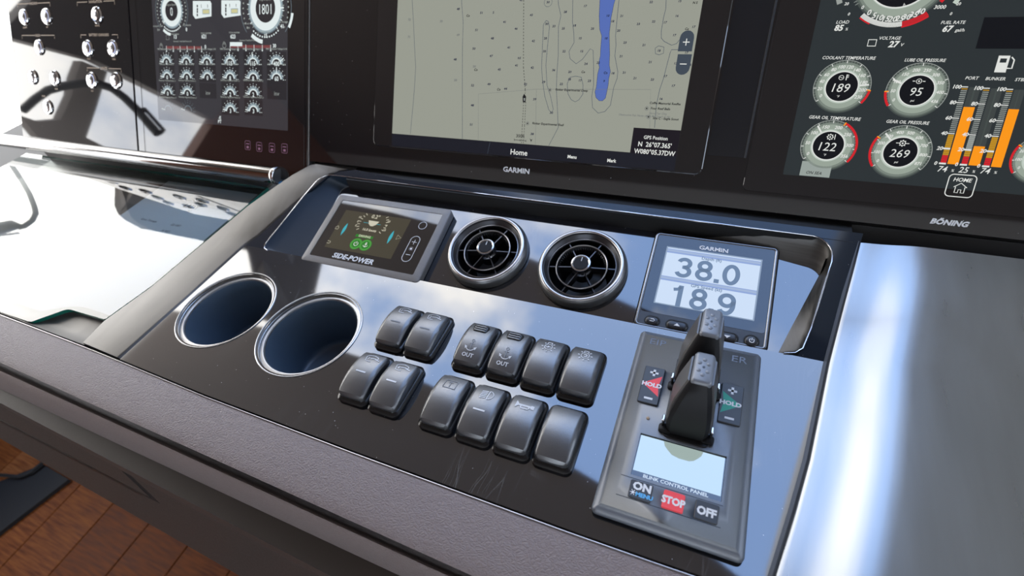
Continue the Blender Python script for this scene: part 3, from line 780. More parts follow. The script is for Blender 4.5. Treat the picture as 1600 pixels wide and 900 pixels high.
# deep channel, then its rim
ch = [(1085, -60), (1078, 0), (1075, 70), (1077, 130), (1086, 160), (1082, 210), (1080, 250), (1072, 285), (1076, 300), (1068, 330), (1062, 390), (1056, 410), (1060, 435), (1075, 450), (1090, 450), (1103, 438), (1108, 415), (1115, 380), (1118, 350), (1125, 320), (1120, 290), (1122, 240), (1120, 150), (1128, 80), (1140, 20), (1146, 0), (1155, -60)]
D.poly(qq(ch, A3, s3), 's_deep'); D.L(3); D.line(qq(ch, A3, s3), 0.35, 's_edge')
lines = [
 [(238, -60), (240, 0), (246, 100), (252, 230), (256, 300), (250, 400), (244, 470), (232, 598)],
 [(460, -60), (461, 10), (468, 100), (465, 200), (464, 300), (464, 400), (464, 620)],
 [(888, -60), (893, 20), (904, 70), (893, 120), (892, 250), (886, 330), (884, 400), (889, 500), (892, 570), (850, 650)],
 [(957, -60), (957, 0), (956, 100), (962, 150), (963, 190), (940, 230), (945, 262), (972, 285), (1000, 265), (1035, 218), (1048, 225), (1050, 300), (1050, 380), (1042, 430), (1045, 480), (1070, 505), (1100, 498), (1125, 470), (1140, 390), (1155, 350), (1158, 320), (1145, 250), (1150, 200), (1148, 160), (1157, 60), (1170, -60)],
 [(838, 92), (826, 110), (822, 200), (818, 300), (822, 360), (832, 430), (850, 490), (862, 503), (870, 488), (858, 430), (842, 380), (837, 290), (845, 200), (853, 120), (848, 96), (838, 92)],
 [(970, 340), (945, 345), (932, 375), (936, 420), (950, 445), (968, 455), (985, 445), (1002, 420), (1003, 380), (995, 345), (970, 340)],
 [(1372, -60), (1374, 0), (1372, 40), (1362, 80), (1352, 140), (1352, 170), (1365, 185), (1398, 202), (1420, 195), (1440, 170)],
 [(1436, 222), (1398, 222), (1392, 235), (1380, 280), (1362, 350), (1345, 400), (1330, 470), (1322, 570)],
 [(1340, 205), (1325, 215), (1326, 240), (1342, 245), (1362, 238), (1364, 210), (1340, 205)],
]
for ln in lines: D.line(qq(ln, A3, s3), 0.48, 's_line')
D.line(qq([(535, 622), (536, 420), (795, 398), (1305, 400), (1300, 585)], A3, s3), 0.28, 's_grey'); D.line(qq([(795, 398), (790, 648)], A3, s3), 0.28, 's_grey')
D.arc(D.q(560+847/s3, 10/s3), 4.0, 4.35, 0, 360, 's_line')
D.L(4)
D.dash(qq([(738, -60), (738, 0), (737, 200), (737, 300), (745, 400), (744, 418)], A3, s3), 0.6, 1.6, 1.4, 's_txt')
D.dash(qq([(738, 455), (732, 560), (728, 640)], A3, s3), 0.5, 1.6, 1.2, 's_txt'); D.dash(qq([(747, 455), (742, 560), (736, 645)], A3, s3), 0.5, 1.6, 1.2, 's_txt')
D.poly(qq([(740, 418), (733, 432), (734, 457), (746, 457), (749, 432)], A3, s3), 's_txt'); D.L(5); D.L(5); D.poly(qq([(738, 438), (744, 438), (743, 450), (739, 450)], A3, s3), 's_soft')
D.L(4)
nums = '''446,40,48 549,57,51 603,56,S 652,98,41 527,134,51 704,128,46 598,171,48 516,217,50 671,212,41 593,250,47 719,259,hS 705,292,41 629,310,45 510,381,52 583,376,49 657,396,44 746,376,42 509,470,48 503,556,51 787,443,39 776,598,38
772,67,43 781,183,42 776,302,42 873,117,33 841,107,30 835,171,28 831,229,30 827,366,29 862,503,30 872,313,36 847,10,30 726,0,42 924,53,28 915,127,25 966,114,18 1014,27,17 1045,128,20 991,171,15 998,229,15 918,229,22 1016,285,24 944,321,20 991,359,17 943,354,18 1031,361,23 906,375,22
1115,70,10 1107,171,10 1097,362,9 1136,95,18 1175,71,21 1162,137,20 1190,190,23 1172,251,21 1137,327,18 1186,324,21 1250,107,23 1318,96,22 1274,201,21 1302,277,21 1234,349,21 1312,355,23 1307,9,22 1371,100,17 1423,71,16 1436,5,15 1412,157,17 1343,226,18 1466,235,17 1498,120,17 1417,283,13 1480,290,15 1372,340,17 1407,383,17 1352,441,16 1071,280,22 445,156,49 432,265,48 434,358,50 518,297,50 228,88,72 226,165,71 370,96,70'''
for tok in nums.split():
    x, y, st = tok.split(',')
    ghost = (x, y) in (('445', '156'), ('434', '358'), ('518', '297'), ('228', '88'), ('226', '165'), ('370', '96'))
    D.ptext(560+int(x)/s3, int(y)/s3, st, 3.4, 's_grey' if ghost else 's_num', bold=0.03, sx=1.15, shear=0.1)
for x, y in ((490, 70), (525, 311), (627, 399), (1004, 321), (1104, 325), (1467, 129)): D.ptext(560+x/s3, y/s3, 'Co', 3.6, 's_txt', bold=0.03, shear=0.15)
D.ptext(560+1504/s3, 12/s3, 'N S', 3.6, 's_txt', bold=0.03, shear=0.15)
for x, y, st in ((952, 402, 'Rinker Experimental Deep'), (846, 554, 'Rinker Experimental Shell'), (1369, 462, 'Coffin Memorial Reefba'), (1349, 485, 'Four Reef Balls'), (1372, 530, 'Site C - Eagle Scout')):
    D.ptext(560+x/s3, y/s3, st, 3.4, 's_txt', bold=0.025, shear=0.12, sx=1.06)
D.ptext(560+1338/s3, 507/s3, 'Nova Tier Chip', 3.1, 's_grey', bold=0.01, shear=0.12)
D.ptext(560+1275/s3, 517/s3, 'Obstruction Fish Haven (Auth Min Depth 6 2ft)', 3.0, 's_grey', bold=0.01, shear=0.12, sx=1.0)
for x, y in ((855, 402), (755, 551), (1287, 484), (1295, 522)):
    D.arc(D.q(560+x/s3, y/s3), 1.4, 1.9, 0, 360, 's_grey', 12); D.disc(D.q(560+x/s3, y/s3), 0.8, 's_txt', 8)
D.ptext(560+723/s3, 607/s3, '300ft', 5, 's_txt', bold=0.01); D.line(qq([(696, 624), (748, 629)], A3, s3), 0.5, 's_txt')
for x, y in ((696, 624), (748, 629), (722, 626)): D.line(qq([(x, y-5), (x, y+5)], A3, s3), 0.4, 's_txt')
D.poly(qq([(765, 618), (771, 634), (777, 620), (771, 624)], A3, s3), 's_txt')
# zoom keys
def pill(px, py, up):
    c = D.q(px, py); w_ = 6.3; h_ = 9.0
    pts = []
    for k in range(9):
        a = math.pi*k/8; pts.append((c[0]+w_*math.cos(a), c[1]+(h_-w_)+w_*math.sin(a)))
    pts += [(c[0]-w_, c[1]-h_), (c[0]+w_, c[1]-h_)]
    if not up: pts = [(x, 2*c[1]-y) for x, y in pts]
    return c, pts
c, pts = pill(1072.6, 64, True); D.L(5); D.poly(pts, 's_key'); D.L(6); D.line([(c[0]-3, c[1]-1), (c[0]+3, c[1]-1)], 0.8, 's_white'); D.line([(c[0], c[1]-4), (c[0], c[1]+2)], 0.8, 's_white')
c, pts = pill(1067.5, 101, False); D.L(5); D.poly(pts, 's_key'); D.L(6); D.line([(c[0]-3, c[1]+0.5), (c[0]+3, c[1]+0.5)], 0.8, 's_white')
# gps box
a = D.q(985, 240); b1 = D.q(1064.5, 204)
D.L(5); D.rect(a[0]-.5, MV0-.1, MX1, b1[1], 's_box')
D.L(6); D.ptext(1024.5, 215.5, 'GPS Position', 5.4, 's_white', bold=0.015, sx=.95)
D.ptext(1023, 226.5, "N  26°07.365'", 7.2, 's_white', bold=0.02, sx=0.92); D.ptext(1022.5, 238, 'W080°05.37DW', 7.2, 's_white', bold=0.02, sx=0.9)
D.ptext(811, 238, 'Home', 8.3, 's_white', bold=0.015); D.ptext(894, 245, 'Menu', 5.0, 's_white', bold=0.03, sx=.95); D.ptext(956, 251, 'Mark', 5.0, 's_white', bold=0.03, sx=.95)
h0 = D.q(762, 236); D.L(3); D.line([(h0[0], 80), (h0[0]+2, 92.5)], .4, 's_key')
D.build('chart_graphics', cp)

# ================================================================== RIGHT ENGINE DISPLAY
ed = thing('engine_display', 'dark engine screen with round dials and three orange tank bars, rightmost of the displays', 'display', PB.mat(0, 0, 0))
mb = MB(); fn = rrect(1230-311, 262, 5, (1230+311)/2, 68+262/2)
mb.slab(fn, [(0, 0), (0, .3), (0.2, 0.5)], 'glass_face'); mb.build('glass_front', ed, None, 30)
D = Draw(PB, 0, 0, 0.52)
EX0, EX1, EV0, EV1 = 341.8, 860, 85.3, 326
D.L(1); D.rect(EX0, EV0, EX1, EV1, 's_bg'); D.build('lit_screen', ed)
D = Draw(PB, 0, 0, 0.52)
def RM(px, py, r): return D.q(px+r, py)[0]-D.q(px, py)[0]
def gauge(px, py, ri, ro, labels, redarc, needle, val, unit, icon, title, tpos, a0=217, a1=-37, hv=14.5):
    c = D.q(px, py); Ri = RM(px, py, ri); Ro = RM(px, py, ro)
    D.L(2)
    tones = ['s_g4', 's_g3', 's_g2', 's_g1', 's_g1', 's_g0']
    rr = [Ro*1.02, Ro*0.97, Ro*0.92, Ro*0.84, Ro*0.72, Ro*0.64]
    for i in range(6):
        D.L(2+i*0.5); D.disc(c, rr[i], tones[i], 48)
    D.L(6); D.disc(c, Ri*1.07, 's_white', 48); D.L(7); D.disc(c, Ri, 's_black', 48)
    D.L(6); D.arc(c, Ro*0.985, Ro*1.01, a1, a0, 's_soft', 48)
    n = 40
    for i in range(n+1):
        t_ = math.radians(a0+(a1-a0)*i/n); big = i % 5 == 0
        r0 = Ro*(0.89 if big else 0.925)
        D.L(7); D.line([(c[0]+r0*math.cos(t_), c[1]+r0*math.sin(t_)), (c[0]+Ro*.99*math.cos(t_), c[1]+Ro*.99*math.sin(t_))], 0.55 if big else 0.35, 's_white' if big else 's_black')
    for (f0, f1) in redarc:
        D.L(8); D.arc(c, Ro*0.955, Ro*1.04, a0+(a1-a0)*f1, a0+(a1-a0)*f0, 's_red', 24)
        t_ = math.radians(a0+(a1-a0)*(f0 if f0 > 0.02 else f1)); D.L(9); D.line([(c[0]+Ro*.9*math.cos(t_), c[1]+Ro*.9*math.sin(t_)), (c[0]+Ro*1.04*math.cos(t_), c[1]+Ro*1.04*math.sin(t_))], 0.9, 's_orange')
    for i, lb in enumerate(labels):
        f = i/(len(labels)-1); t_ = math.radians(a0+(a1-a0)*(0.03+0.94*f)); R_ = (Ri*1.1+Ro*.88)/2*1.02
        D.L(8); D.text((c[0]+R_*math.cos(t_), c[1]+R_*math.sin(t_)), lb, RM(px, py, 5.4), 's_white', bold=0.02, shear=0.2, sx=1.0)
    if needle is not None:
        t_ = math.radians(a0+(a1-a0)*needle); D.L(10); D.line([(c[0]+Ri*1.1*math.cos(t_), c[1]+Ri*1.1*math.sin(t_)), (c[0]+Ro*.93*math.cos(t_), c[1]+Ro*.93*math.sin(t_))], 1.3, 's_white')
    D.L(9)
    if val: D.text((c[0], c[1]-Ri*.08), val, RM(px, py, hv), 's_white', bold=0.0, shear=0.15, sx=1.0)
    if unit: D.text((c[0]-1, c[1]-Ri*.68), unit, RM(px, py, 3.6), 's_white', bold=0.01, shear=0.2)
    ic = (c[0], c[1]+Ri*.62); r_ = Ri*.17
    if icon == 'temp':
        D.arc((ic[0]-r_*.9, ic[1]), r_*.8, r_*1.0, 0, 360, 's_white', 20); D.line([(ic[0]-r_*1.7, ic[1]), (ic[0]-r_*1.2, ic[1]+r_*.25), (ic[0]-r_*.7, ic[1]-r_*.2), (ic[0]-r_*.1, ic[1]+r_*.1)], .35, 's_white')
        D.line([(ic[0]+r_*1.0, ic[1]-r_), (ic[0]+r_*1.0, ic[1]+r_*1.3)], 0.7, 's_white')
        for j in range(3): D.line([(ic[0]+r_*1.2, ic[1]+r_*(.1+.5*j)), (ic[0]+r_*1.8, ic[1]+r_*(.1+.5*j))], .4, 's_white')
    elif icon == 'oil':
        D.arc(ic, r_*.8, r_*1.02, 0, 360, 's_white', 20); D.disc(ic, r_*.35, 's_white', 10)
        for sg in (-1, 1): D.line([(ic[0]+sg*r_*1.3, ic[1]), (ic[0]+sg*r_*2.2, ic[1])], .6, 's_white')
    elif icon in ('gear', 'gearp'):
        for j in range(8):
            t_ = math.pi*j/4; D.line([(ic[0]+r_*1.0*math.cos(t_), ic[1]+r_*1.0*math.sin(t_)), (ic[0]+r_*1.35*math.cos(t_), ic[1]+r_*1.35*math.sin(t_))], .8, 's_white')
        D.arc(ic, r_*.8, r_*1.05, 0, 360, 's_white', 20); D.disc(ic, r_*.35, 's_white', 10)
        if icon == 'gear':
            D.line([(ic[0]+r_*1.8, ic[1]-r_), (ic[0]+r_*1.8, ic[1]+r_*1.2)], 0.6, 's_white')
        else:
            for sg in (-1, 1): D.line([(ic[0]+sg*r_*1.5, ic[1]), (ic[0]+sg*r_*2.3, ic[1])], .6, 's_white')
    if title: D.L(4); D.ptext(tpos[0], tpos[1], title, 5.0, 's_white', bold=0.012, shear=0.2, sx=0.93)
gauge(1315, 135.5, 25, 45.5, ['0', '20', '40', '60', '80', '100', '120', '140', '160', '180', '200', '230'], [(0.88, 1.0)], 0.83, '189', '°F', 'temp', 'COOLANT TEMPERATURE', (1326, 90.5))
gauge(1432, 141.5, 27, 50, ['0', '50', '100', '150', '200', '250', '300', '350', '400', '436'], [(0.0, 0.13)], 0.24, '95', 'psi', 'oil', 'LUBE OIL PRESSURE', (1445.5, 94))
gauge(1294, 227.5, 24.5, 44.5, ['0', '50', '100', '150', '200', '250', '300', '356'], [(0.6, 1.0)], 0.36, '122', '°F', 'gear', 'GEAR OIL TEMPERATURE', (1304, 184.5))
gauge(1406.5, 238, 27, 49.5, ['0', '100', '200', '300', '400', '500', '600', '700', '800', '871'], [(0.0, 0.27)], 0.33, '269', 'psi', 'gearp', 'GEAR OIL PRESSURE', (1418, 191))
gauge(1628, 250, 27, 51, ['0', '100', '200', '300', '400', '500', '600', '700', '800', '871'], [(0.0, 0.27)], 0.33, '', '', '', '', (0, 0))
# big speed dial, mostly above the picture
c = D.q(1411, -36); Ro = RM(1411, -36, 86); Ri = RM(1411, -36, 52)
for i, (k, tn) in enumerate(((1.0, 's_g4'), (.96, 's_g3'), (.92, 's_g2'), (.86, 's_g1'), (.7, 's_g0'))): D.L(2+.5*i); D.disc(c, Ro*k*.93, tn, 64)
D.L(6); D.disc(c, Ri*1.04, 's_white', 64); D.L(7); D.disc(c, Ri, 's_black', 64); D.L(8); D.ptext(1413, 7.5, 'h', 5, 's_white', bold=0.01, shear=.2)
for i in range(56):
    t_ = math.radians(232+77*i/55); r0, r1 = Ro*.93, Ro*1.03
    D.L(8); D.line([(c[0]+r0*math.cos(t_), c[1]+r0*math.sin(t_)), (c[0]+r1*math.cos(t_), c[1]+r1*math.sin(t_))], .7, 's_white' if i < 36 else 's_red')
D.L(9); D.arc(c, Ro*1.03, Ro*1.06, 232, 246, 's_red', 12); D.arc(c, Ro*1.03, Ro*1.06, 281, 309, 's_red', 20)
for i, lb in enumerate(['0', '5', '10', '15', '20', '25', '30', '35', '40']):
    t_ = math.radians(236+8.6*i); D.L(9); D.text((c[0]+Ro*.86*math.cos(t_), c[1]+Ro*.86*math.sin(t_)), lb, 4.0, 's_white', bold=0.02, shear=.2)
for i in range(30):
    t_ = math.radians(215-4*i); D.L(8); D.line([(c[0]+Ro*.9*math.cos(t_), c[1]+Ro*.9*math.sin(t_)), (c[0]+Ro*.97*math.cos(t_), c[1]+Ro*.97*math.sin(t_))], .4, 's_soft')
    t_ = math.radians(-34+2*i); D.arc
D.L(8); D.arc(c, Ro*.93, Ro*1.0, -33, 0, 's_red', 16)
D.arc(c, Ro*1.17, Ro*1.28, 180, 205, 's_soft', 16); D.arc(c, Ro*1.16, Ro*1.25, -28, 10, 's_g0', 16)
D.ptext(1348, 11.5, '0', 5.5, 's_white', bold=.02, shear=.2); D.ptext(1469, 11, '3000', 6, 's_white', bold=.02, shear=.2)
D.ptext(1323, 6, '20', 4.5, 's_white', bold=.02, shear=.2); D.ptext(1326.5, 22, '0', 4.5, 's_white', bold=.02, shear=.2); D.ptext(1498, 6, '20', 4.5, 's_white', bold=.02, shear=.2); D.ptext(1486, 21.5, '0', 4.5, 's_white', bold=.02, shear=.2)
D.L(4)
D.ptext(1317, 34.5, 'LOAD', 5, 's_white', bold=.01, shear=.2); D.ptext(1311, 43.5, '85', 9, 's_white', bold=.035, shear=.2); D.ptext(1323, 45.5, '%', 4, 's_white', shear=.2)
D.ptext(1489.5, 35, 'FUEL RATE', 5, 's_white', bold=.01, shear=.2); D.ptext(1481, 45, '67', 9.5, 's_white', bold=.035, shear=.2); D.ptext(1500, 47, 'gal/h', 5, 's_white', shear=.2)
D.ptext(1390.5, 59.5, 'VOLTAGE', 5, 's_white', bold=.01, shear=.2); D.ptext(1397, 69, '27', 9.5, 's_white', bold=.035, shear=.2); D.ptext(1409.5, 70, 'V', 5, 's_white', shear=.2)
b0 = D.q(1355, 72); b1 = D.q(1370, 62); D.line([b0, (b1[0], b0[1]), (b1[0], b1[1]), (b0[0], b1[1])], .7, 's_white', True)
D.L(2); a = D.q(1524, 76); b1 = D.q(1540, 27); D.rect(a[0], a[1], EX1, b1[1], 's_black')
D.L(4)
D.ptext(1519, 122, 'PORT', 5, 's_white', bold=.012, shear=.2); D.ptext(1556, 123, 'BUNKER', 5, 's_white', bold=.012, shear=.2); D.ptext(1596, 124.5, 'STBD', 5, 's_white', bold=.012, shear=.2)
f0 = D.q(1553, 113); D.rect(f0[0], f0[1], f0[0]+7, f0[1]+12, 's_white'); D.line([(f0[0]+7, f0[1]+3), (f0[0]+10, f0[1]+3), (f0[0]+10, f0[1]+9), (f0[0]+8, f0[1]+11)], .9, 's_white'); D.L(5); D.rect(f0[0]+1.5, f0[1]+7, f0[0]+5.5, f0[1]+10, 's_bg')
for (bl, br, ot, tt, pc, pcx) in (((1480, 256), (1497, 257), (1507, 167), (1514, 136), '74', 1473), ((1513, 258), (1530, 259.5), (1519.5, 228), (1544, 138), '25', 1506), ((1548, 260.5), (1564, 262), (1578, 170.5), (1588, 140), '74', 1540)):
    p0 = D.q(*bl); p1 = D.q(*br); vo = D.q(*ot)[1]; vt = D.q(*tt)[1]
    D.L(2); D.rect(p0[0], p0[1], p1[0], vt, 's_slot'); D.L(2.5); D.rect(p0[0]+3, p0[1], p1[0]-3, vt, 's_g4'); D.L(3); D.rect(p0[0], p0[1], p1[0], vo, 's_orange')
    for i in range(41):
        y = p0[1]+(vt-p0[1])*i/40; big = i % 8 == 0
        colr = 's_red' if i < 5 else ('s_yell' if i < 16 else 's_soft')
        if pc == '25' and i > 7: colr = 's_soft'
        if i >= 39: colr = 's_yell'
        D.L(4); D.line([(p0[0]-(5.6 if big else 4.8), y), (p0[0]-.9, y)], 1.3 if i < 16 else .7, 's_white' if big else colr)
    for i, lb in enumerate(['0', '20', '40', '60', '80', '100']): D.text((p0[0]-7.6, p0[1]+(vt-p0[1])*i/5), lb, 2.7, 's_white', bold=.03, shear=.15)
    D.ptext(pcx, 264+ (pcx-1473)*.045, pc, 9, 's_white', bold=.01, shear=.2); D.ptext(pcx+15.5, 266.5+(pcx-1473)*.045, '%', 4, 's_white', shear=.2)
a = D.q(1248, 277); b1 = D.q(1299, 263); D.L(3); D.rect(a[0], EV0+.5, b1[0], EV0+13, 's_tile'); D.L(4); D.ptext(1272, 270, 'ON SEA', 4.5, 's_txt', bold=.01, shear=.3)
a = D.q(1485, 300); b1 = D.q(1517, 279)
hc = tuple(D.q(1501, 290.5))
D.L(3); D.line([(hc[0]+x, hc[1]+y) for x, y in rrect(18, 17.5, 3)(0)], .7, 's_white', True)
D.text((hc[0]+0.3, hc[1]+4.8), 'HOME', 2.9, 's_white', bold=.02, shear=.2)
hs = .62; D.line([(hc[0]+hs*x, hc[1]+hs*y) for x, y in ((-7, -2), (0, 3.5), (7, -2))], .6, 's_white'); D.line([(hc[0]+hs*x, hc[1]+hs*y) for x, y in ((-5, -1.5), (-5, -9), (-1.5, -9), (-1.5, -5), (1.5, -5), (1.5, -9), (5, -9), (5, -1.5))], .55, 's_white')
D.build('dial_graphics', ed)

# ================================================================== LEFT GENERATOR DISPLAY
gd = thing('generator_display', 'dim grey screen with rows of small half-round dials, left of the chartplotter', 'display', PB.mat(0, 0, 0))
mb = MB(); fn = rrect(-222+540, 296, 3, (-222-540)/2, 34+296/2)
mb.slab(fn, [(0, 0), (0, .3), (0.2, 0.5)], 'glass_face'); mb.build('glass_front', gd, None, 30)
D = Draw(PB, 0, 0, 0.52); D.L(1); D.rect(-507.5, 86.5, -249.8, 326, 's_lbg'); D.build('lit_screen', gd)
D = Draw(PB, 0, 0, 0.52)
def Q5(x, y): return (220+x/3.335, y/3.335)
cols = [135, 238, 345, 465, 585, 707]
rows = [(330, ['0', '0', '0', '115', '115', '400'], [1]*6), (408, ['0', '0', '0', '8', '8', '60'], [1]*6), (492, ['0', '0', None, '2', '2', None], [1, 1, 0, 1, 1, 0]), (578, [None, None, None, '3', '3', None], [2, 2, 0, 1, 1, 0])]
caps = ['RMS Generator Voltage L1-N', 'Generator Real Power L1', 'Generator Reactive Power L1', 'Generator Apparent Power L1']
for ri, (yy, vals, on) in enumerate(rows):
    for ci, x in enumerate(cols):
        px, py = Q5(x+ri*3*(1 if ci < 3 else .3), yy+ci*1.5)
        c = D.q(px, py)
        D.L(2)
        if ri < 3 or ci in (3, 4): D.rect(c[0]-17, c[1]-4.5, c[0]+17, c[1]+16, 's_lbox')
        if not on[ci]:
            if ri == 2: D.L(4); D.text((c[0], c[1]+3), 'inv', 5.5, 's_soft', bold=.0)
            continue
        dim = on[ci] == 2
        g0, g1, wh = ('s_lglow2', 's_lbg', 's_soft') if dim else ('s_lwhite', 's_lglow', 's_lwhite')
        if not dim:
            D.L(3); D.arc(c, 7.0, 12.5, 8, 172, 's_lglow2', 24); D.L(3.5); D.arc(c, 7.0, 10.5, 4, 176, 's_lglow', 24)
        D.L(4); D.arc(c, 6.8, 8.4, 4, 176, g0, 24)
        for j in range(9):
            t_ = math.pi*j/8; D.line([(c[0]+11*math.cos(t_), c[1]+11*math.sin(t_)), (c[0]+12.8*math.cos(t_), c[1]+12.8*math.sin(t_))], .9, g0); D.line([(c[0]+14.4*math.cos(t_), c[1]+14.4*math.sin(t_)), (c[0]+15.6*math.cos(t_), c[1]+15.6*math.sin(t_))], .8, wh if not dim else 's_lglow2')
        f = {'115': .47, '400': .82, '60': .5}.get(vals[ci], 0.06); t_ = math.pi*(1-f)
        D.L(5); D.line([(c[0]+7*math.cos(t_), c[1]+7*math.sin(t_)), (c[0]+15*math.cos(t_), c[1]+15*math.sin(t_))], 1.4, wh)
        if vals[ci]: D.text((c[0], c[1]+1.2), vals[ci], 5.4, 's_lwhite', bold=.02, sx=.9)
        if ri < 3 or True: D.L(3); D.text((c[0], c[1]+19.3), caps[ri], 2.2, 's_soft', bold=.02, sx=.95)
for (px, py, ri_, ro_, val, hv, nd) in ((268, 17, 13, 27, '0', 11, 220), (414.7, 13, 17, 35, '1801', 12, 0)):
    c = D.q(px, py)
    for i, (k, tn) in enumerate(((1.0, 's_lglow2'), (.9, 's_lglow2'), (.8, 's_lglow'), (.62, 's_lwhite'))): D.L(2+.5*i); D.disc(c, ri_+(ro_-ri_)*(k*.85), tn if i else 's_lbox', 48)
    D.L(4.5); D.disc(c, ri_, 's_lbox', 40)
    D.L(5)
    for j in range(26):
        t_ = math.radians(225-j*11); D.line([(c[0]+ro_*.82*math.cos(t_), c[1]+ro_*.82*math.sin(t_)), (c[0]+ro_*.92*math.cos(t_), c[1]+ro_*.92*math.sin(t_))], 1.1, 's_lwhite' if j % 2 else 's_soft')
    for j in range(12):
        t_ = math.radians(215-j*9); D.disc((c[0]+ro_*1.12*math.cos(t_), c[1]+ro_*1.12*math.sin(t_)), 1.2, 's_soft', 8)
        t_ = math.radians(-35+j*9); D.disc((c[0]+ro_*1.12*math.cos(t_), c[1]+ro_*1.12*math.sin(t_)), 1.2, 's_soft', 8)
        t_ = math.radians(232+j*7); D.disc((c[0]+ro_*.98*math.cos(t_), c[1]+ro_*.98*math.sin(t_)), 1.2, 's_lwhite', 8)
    D.arc(c, ro_*1.24, ro_*1.27, -40, 220, 's_lglow2', 48); D.arc(c, ro_*1.08, ro_*1.22, 232, 262, 's_lwhite', 16)
    t_ = math.radians(nd); D.line([(c[0]+ri_*1.05*math.cos(t_), c[1]+ri_*1.05*math.sin(t_)), (c[0]+ro_*.9*math.cos(t_), c[1]+ro_*.9*math.sin(t_))], 1.8, 's_lwhite')
    D.L(6); D.text((c[0], c[1]-1), val, hv, 's_lwhite', bold=0, sx=.75); D.text((c[0], c[1]+ri_*.62), 'Engine Speed', 2.6, 's_soft', bold=.01)
c = D.q(414.7, 13); D.L(5); D.arc(c, 44, 48, -30, -8, 's_lwhite', 8)
for (x0, x1, y0, y1) in ((301.5, 330.5, 1.5, 29.5), (346, 376.5, 0.5, 28)):
    P = [D.q(x0, y0), D.q(x1-2, y0), D.q(x1, y0+4), D.q(x1, y1-4), D.q(x0+4, y1), D.q(x0, y1-6)]
    D.L(4); D.poly(P, 's_lwhite'); D.L(5)
    a = D.q(x0+15, y0+21); b1 = D.q(x0+26, y0+12.5); D.rect(a[0], a[1], b1[0], b1[1], 's_lglow'); D.L(6); D.rect(a[0]+1, a[1]+1, b1[0]-1, b1[1]-1, 's_cream')
    for yy in (8, 13, 17, 22): a = D.q(x0+7, y0+yy); D.L(5); D.rect(a[0]-1.2, a[1]-1.5, a[0]+1.2, a[1]+1.5, 's_lbox')
    for xx in (13, 23): a = D.q(x0+xx, y0+8); D.rect(a[0]-.4, a[1]-2, a[0]+.4, a[1]+2, 's_lbox')
D.L(4)
for px, py, st, hh in ((274, 57.5, '13', 6), (318.5, 57, '621', 6), (364, 57, '623', 6), (415.5, 55.5, '15', 6), (321, 73, '0', 5.5), (429, 71.5, '30', 5.5), (291.5, 46, '0', 5.5), (440.5, 41, '41', 6)):
    D.ptext(px, py, st, hh, 's_lwhite', bold=.03, sx=.95)
for px, py, st in ((273, 53, 'Battery Voltage'), (322, 52, 'TOTAL RUNTIME'), (366, 51, 'TOTAL RUNTIME'), (415, 49.5, 'Battery Voltage'), (285, 64.5, 'Generator Total Real Power in %'), (389, 63, 'Generator Total Real Power in %'), (292, 39.5, 'OIL PRESSURE'), (443, 34.5, 'OIL PRESSURE'), (388, 37, 'COOLANT TEMP'), (247, 41, 'COOLANT TEMP')):
    D.ptext(px, py, st, 2.3, 's_soft', bold=.02, sx=1.0)
for px, py in ((388, 43), (248, 46)): D.ptext(px, py, 'inv', 4.5, 's_soft')
for x0, x1, y0, y1 in ((260, 315, 74, 74.5), (359.5, 423, 72, 73)):
    a = D.q(x0, y0); b1 = D.q(x1, y1); yv = (a[1]+b1[1])/2
    D.L(3); D.rect(a[0], yv-2, b1[0], yv+1.6, 's_lred')
    for j in range(6): xx = a[0]+(b1[0]-a[0])*j/5; D.L(4); D.rect(xx-.4, yv-4, xx+.4, yv+2, 's_lwhite'); D.disc((xx, yv-5), 1.1, 's_lwhite', 8)
    for j in range(25): xx = a[0]+(b1[0]-a[0])*j/25; D.L(3.5); D.rect(xx-.2, yv-2, xx+.2, yv+1.2, 's_lpink')
a = D.q(359.5, 71.5); b1 = D.q(378.5, 66); D.L(4); D.rect(a[0], a[1]-.5, b1[0], a[1]+4.5, 's_lwhite')
for px, py in ((262, 58.5), (402, 55)): c = D.q(px, py); D.line([(c[0]-3, c[1]-3), (c[0]+3, c[1]-3), (c[0]+3, c[1]+3), (c[0]-3, c[1]+3)], .5, 's_soft', True)
for px, py in ((252, 73), (350.5, 71)): c = D.q(px, py); D.arc(c, 3, 3.6, 0, 360, 's_soft', 12); D.arc((c[0], c[1]+3), 1.6, 2.1, 0, 360, 's_soft', 12)
c = D.q(343.5, 187); D.ptext(343.5, 184, '-E', 5, 's_lwhite', bold=.02); D.ptext(343.5, 190, 'PT', 5, 's_lwhite', bold=.02)
D.L(2)
for px, py in ((387, 227), (405, 229.5), (425, 231), (444.5, 232)):
    c = D.q(px, py); D.line([(c[0]+x, c[1]+y) for x, y in rrect(10, 12, 2)(0)], .5, 's_lpink', True); D.rect(c[0]-3, c[1]+1.5, c[0]+3, c[1]+2.6, 's_lpink'); D.rect(c[0]-2, c[1]-4, c[0]+2, c[1]-1, 's_lpink')
D.build('dial_graphics', gd)

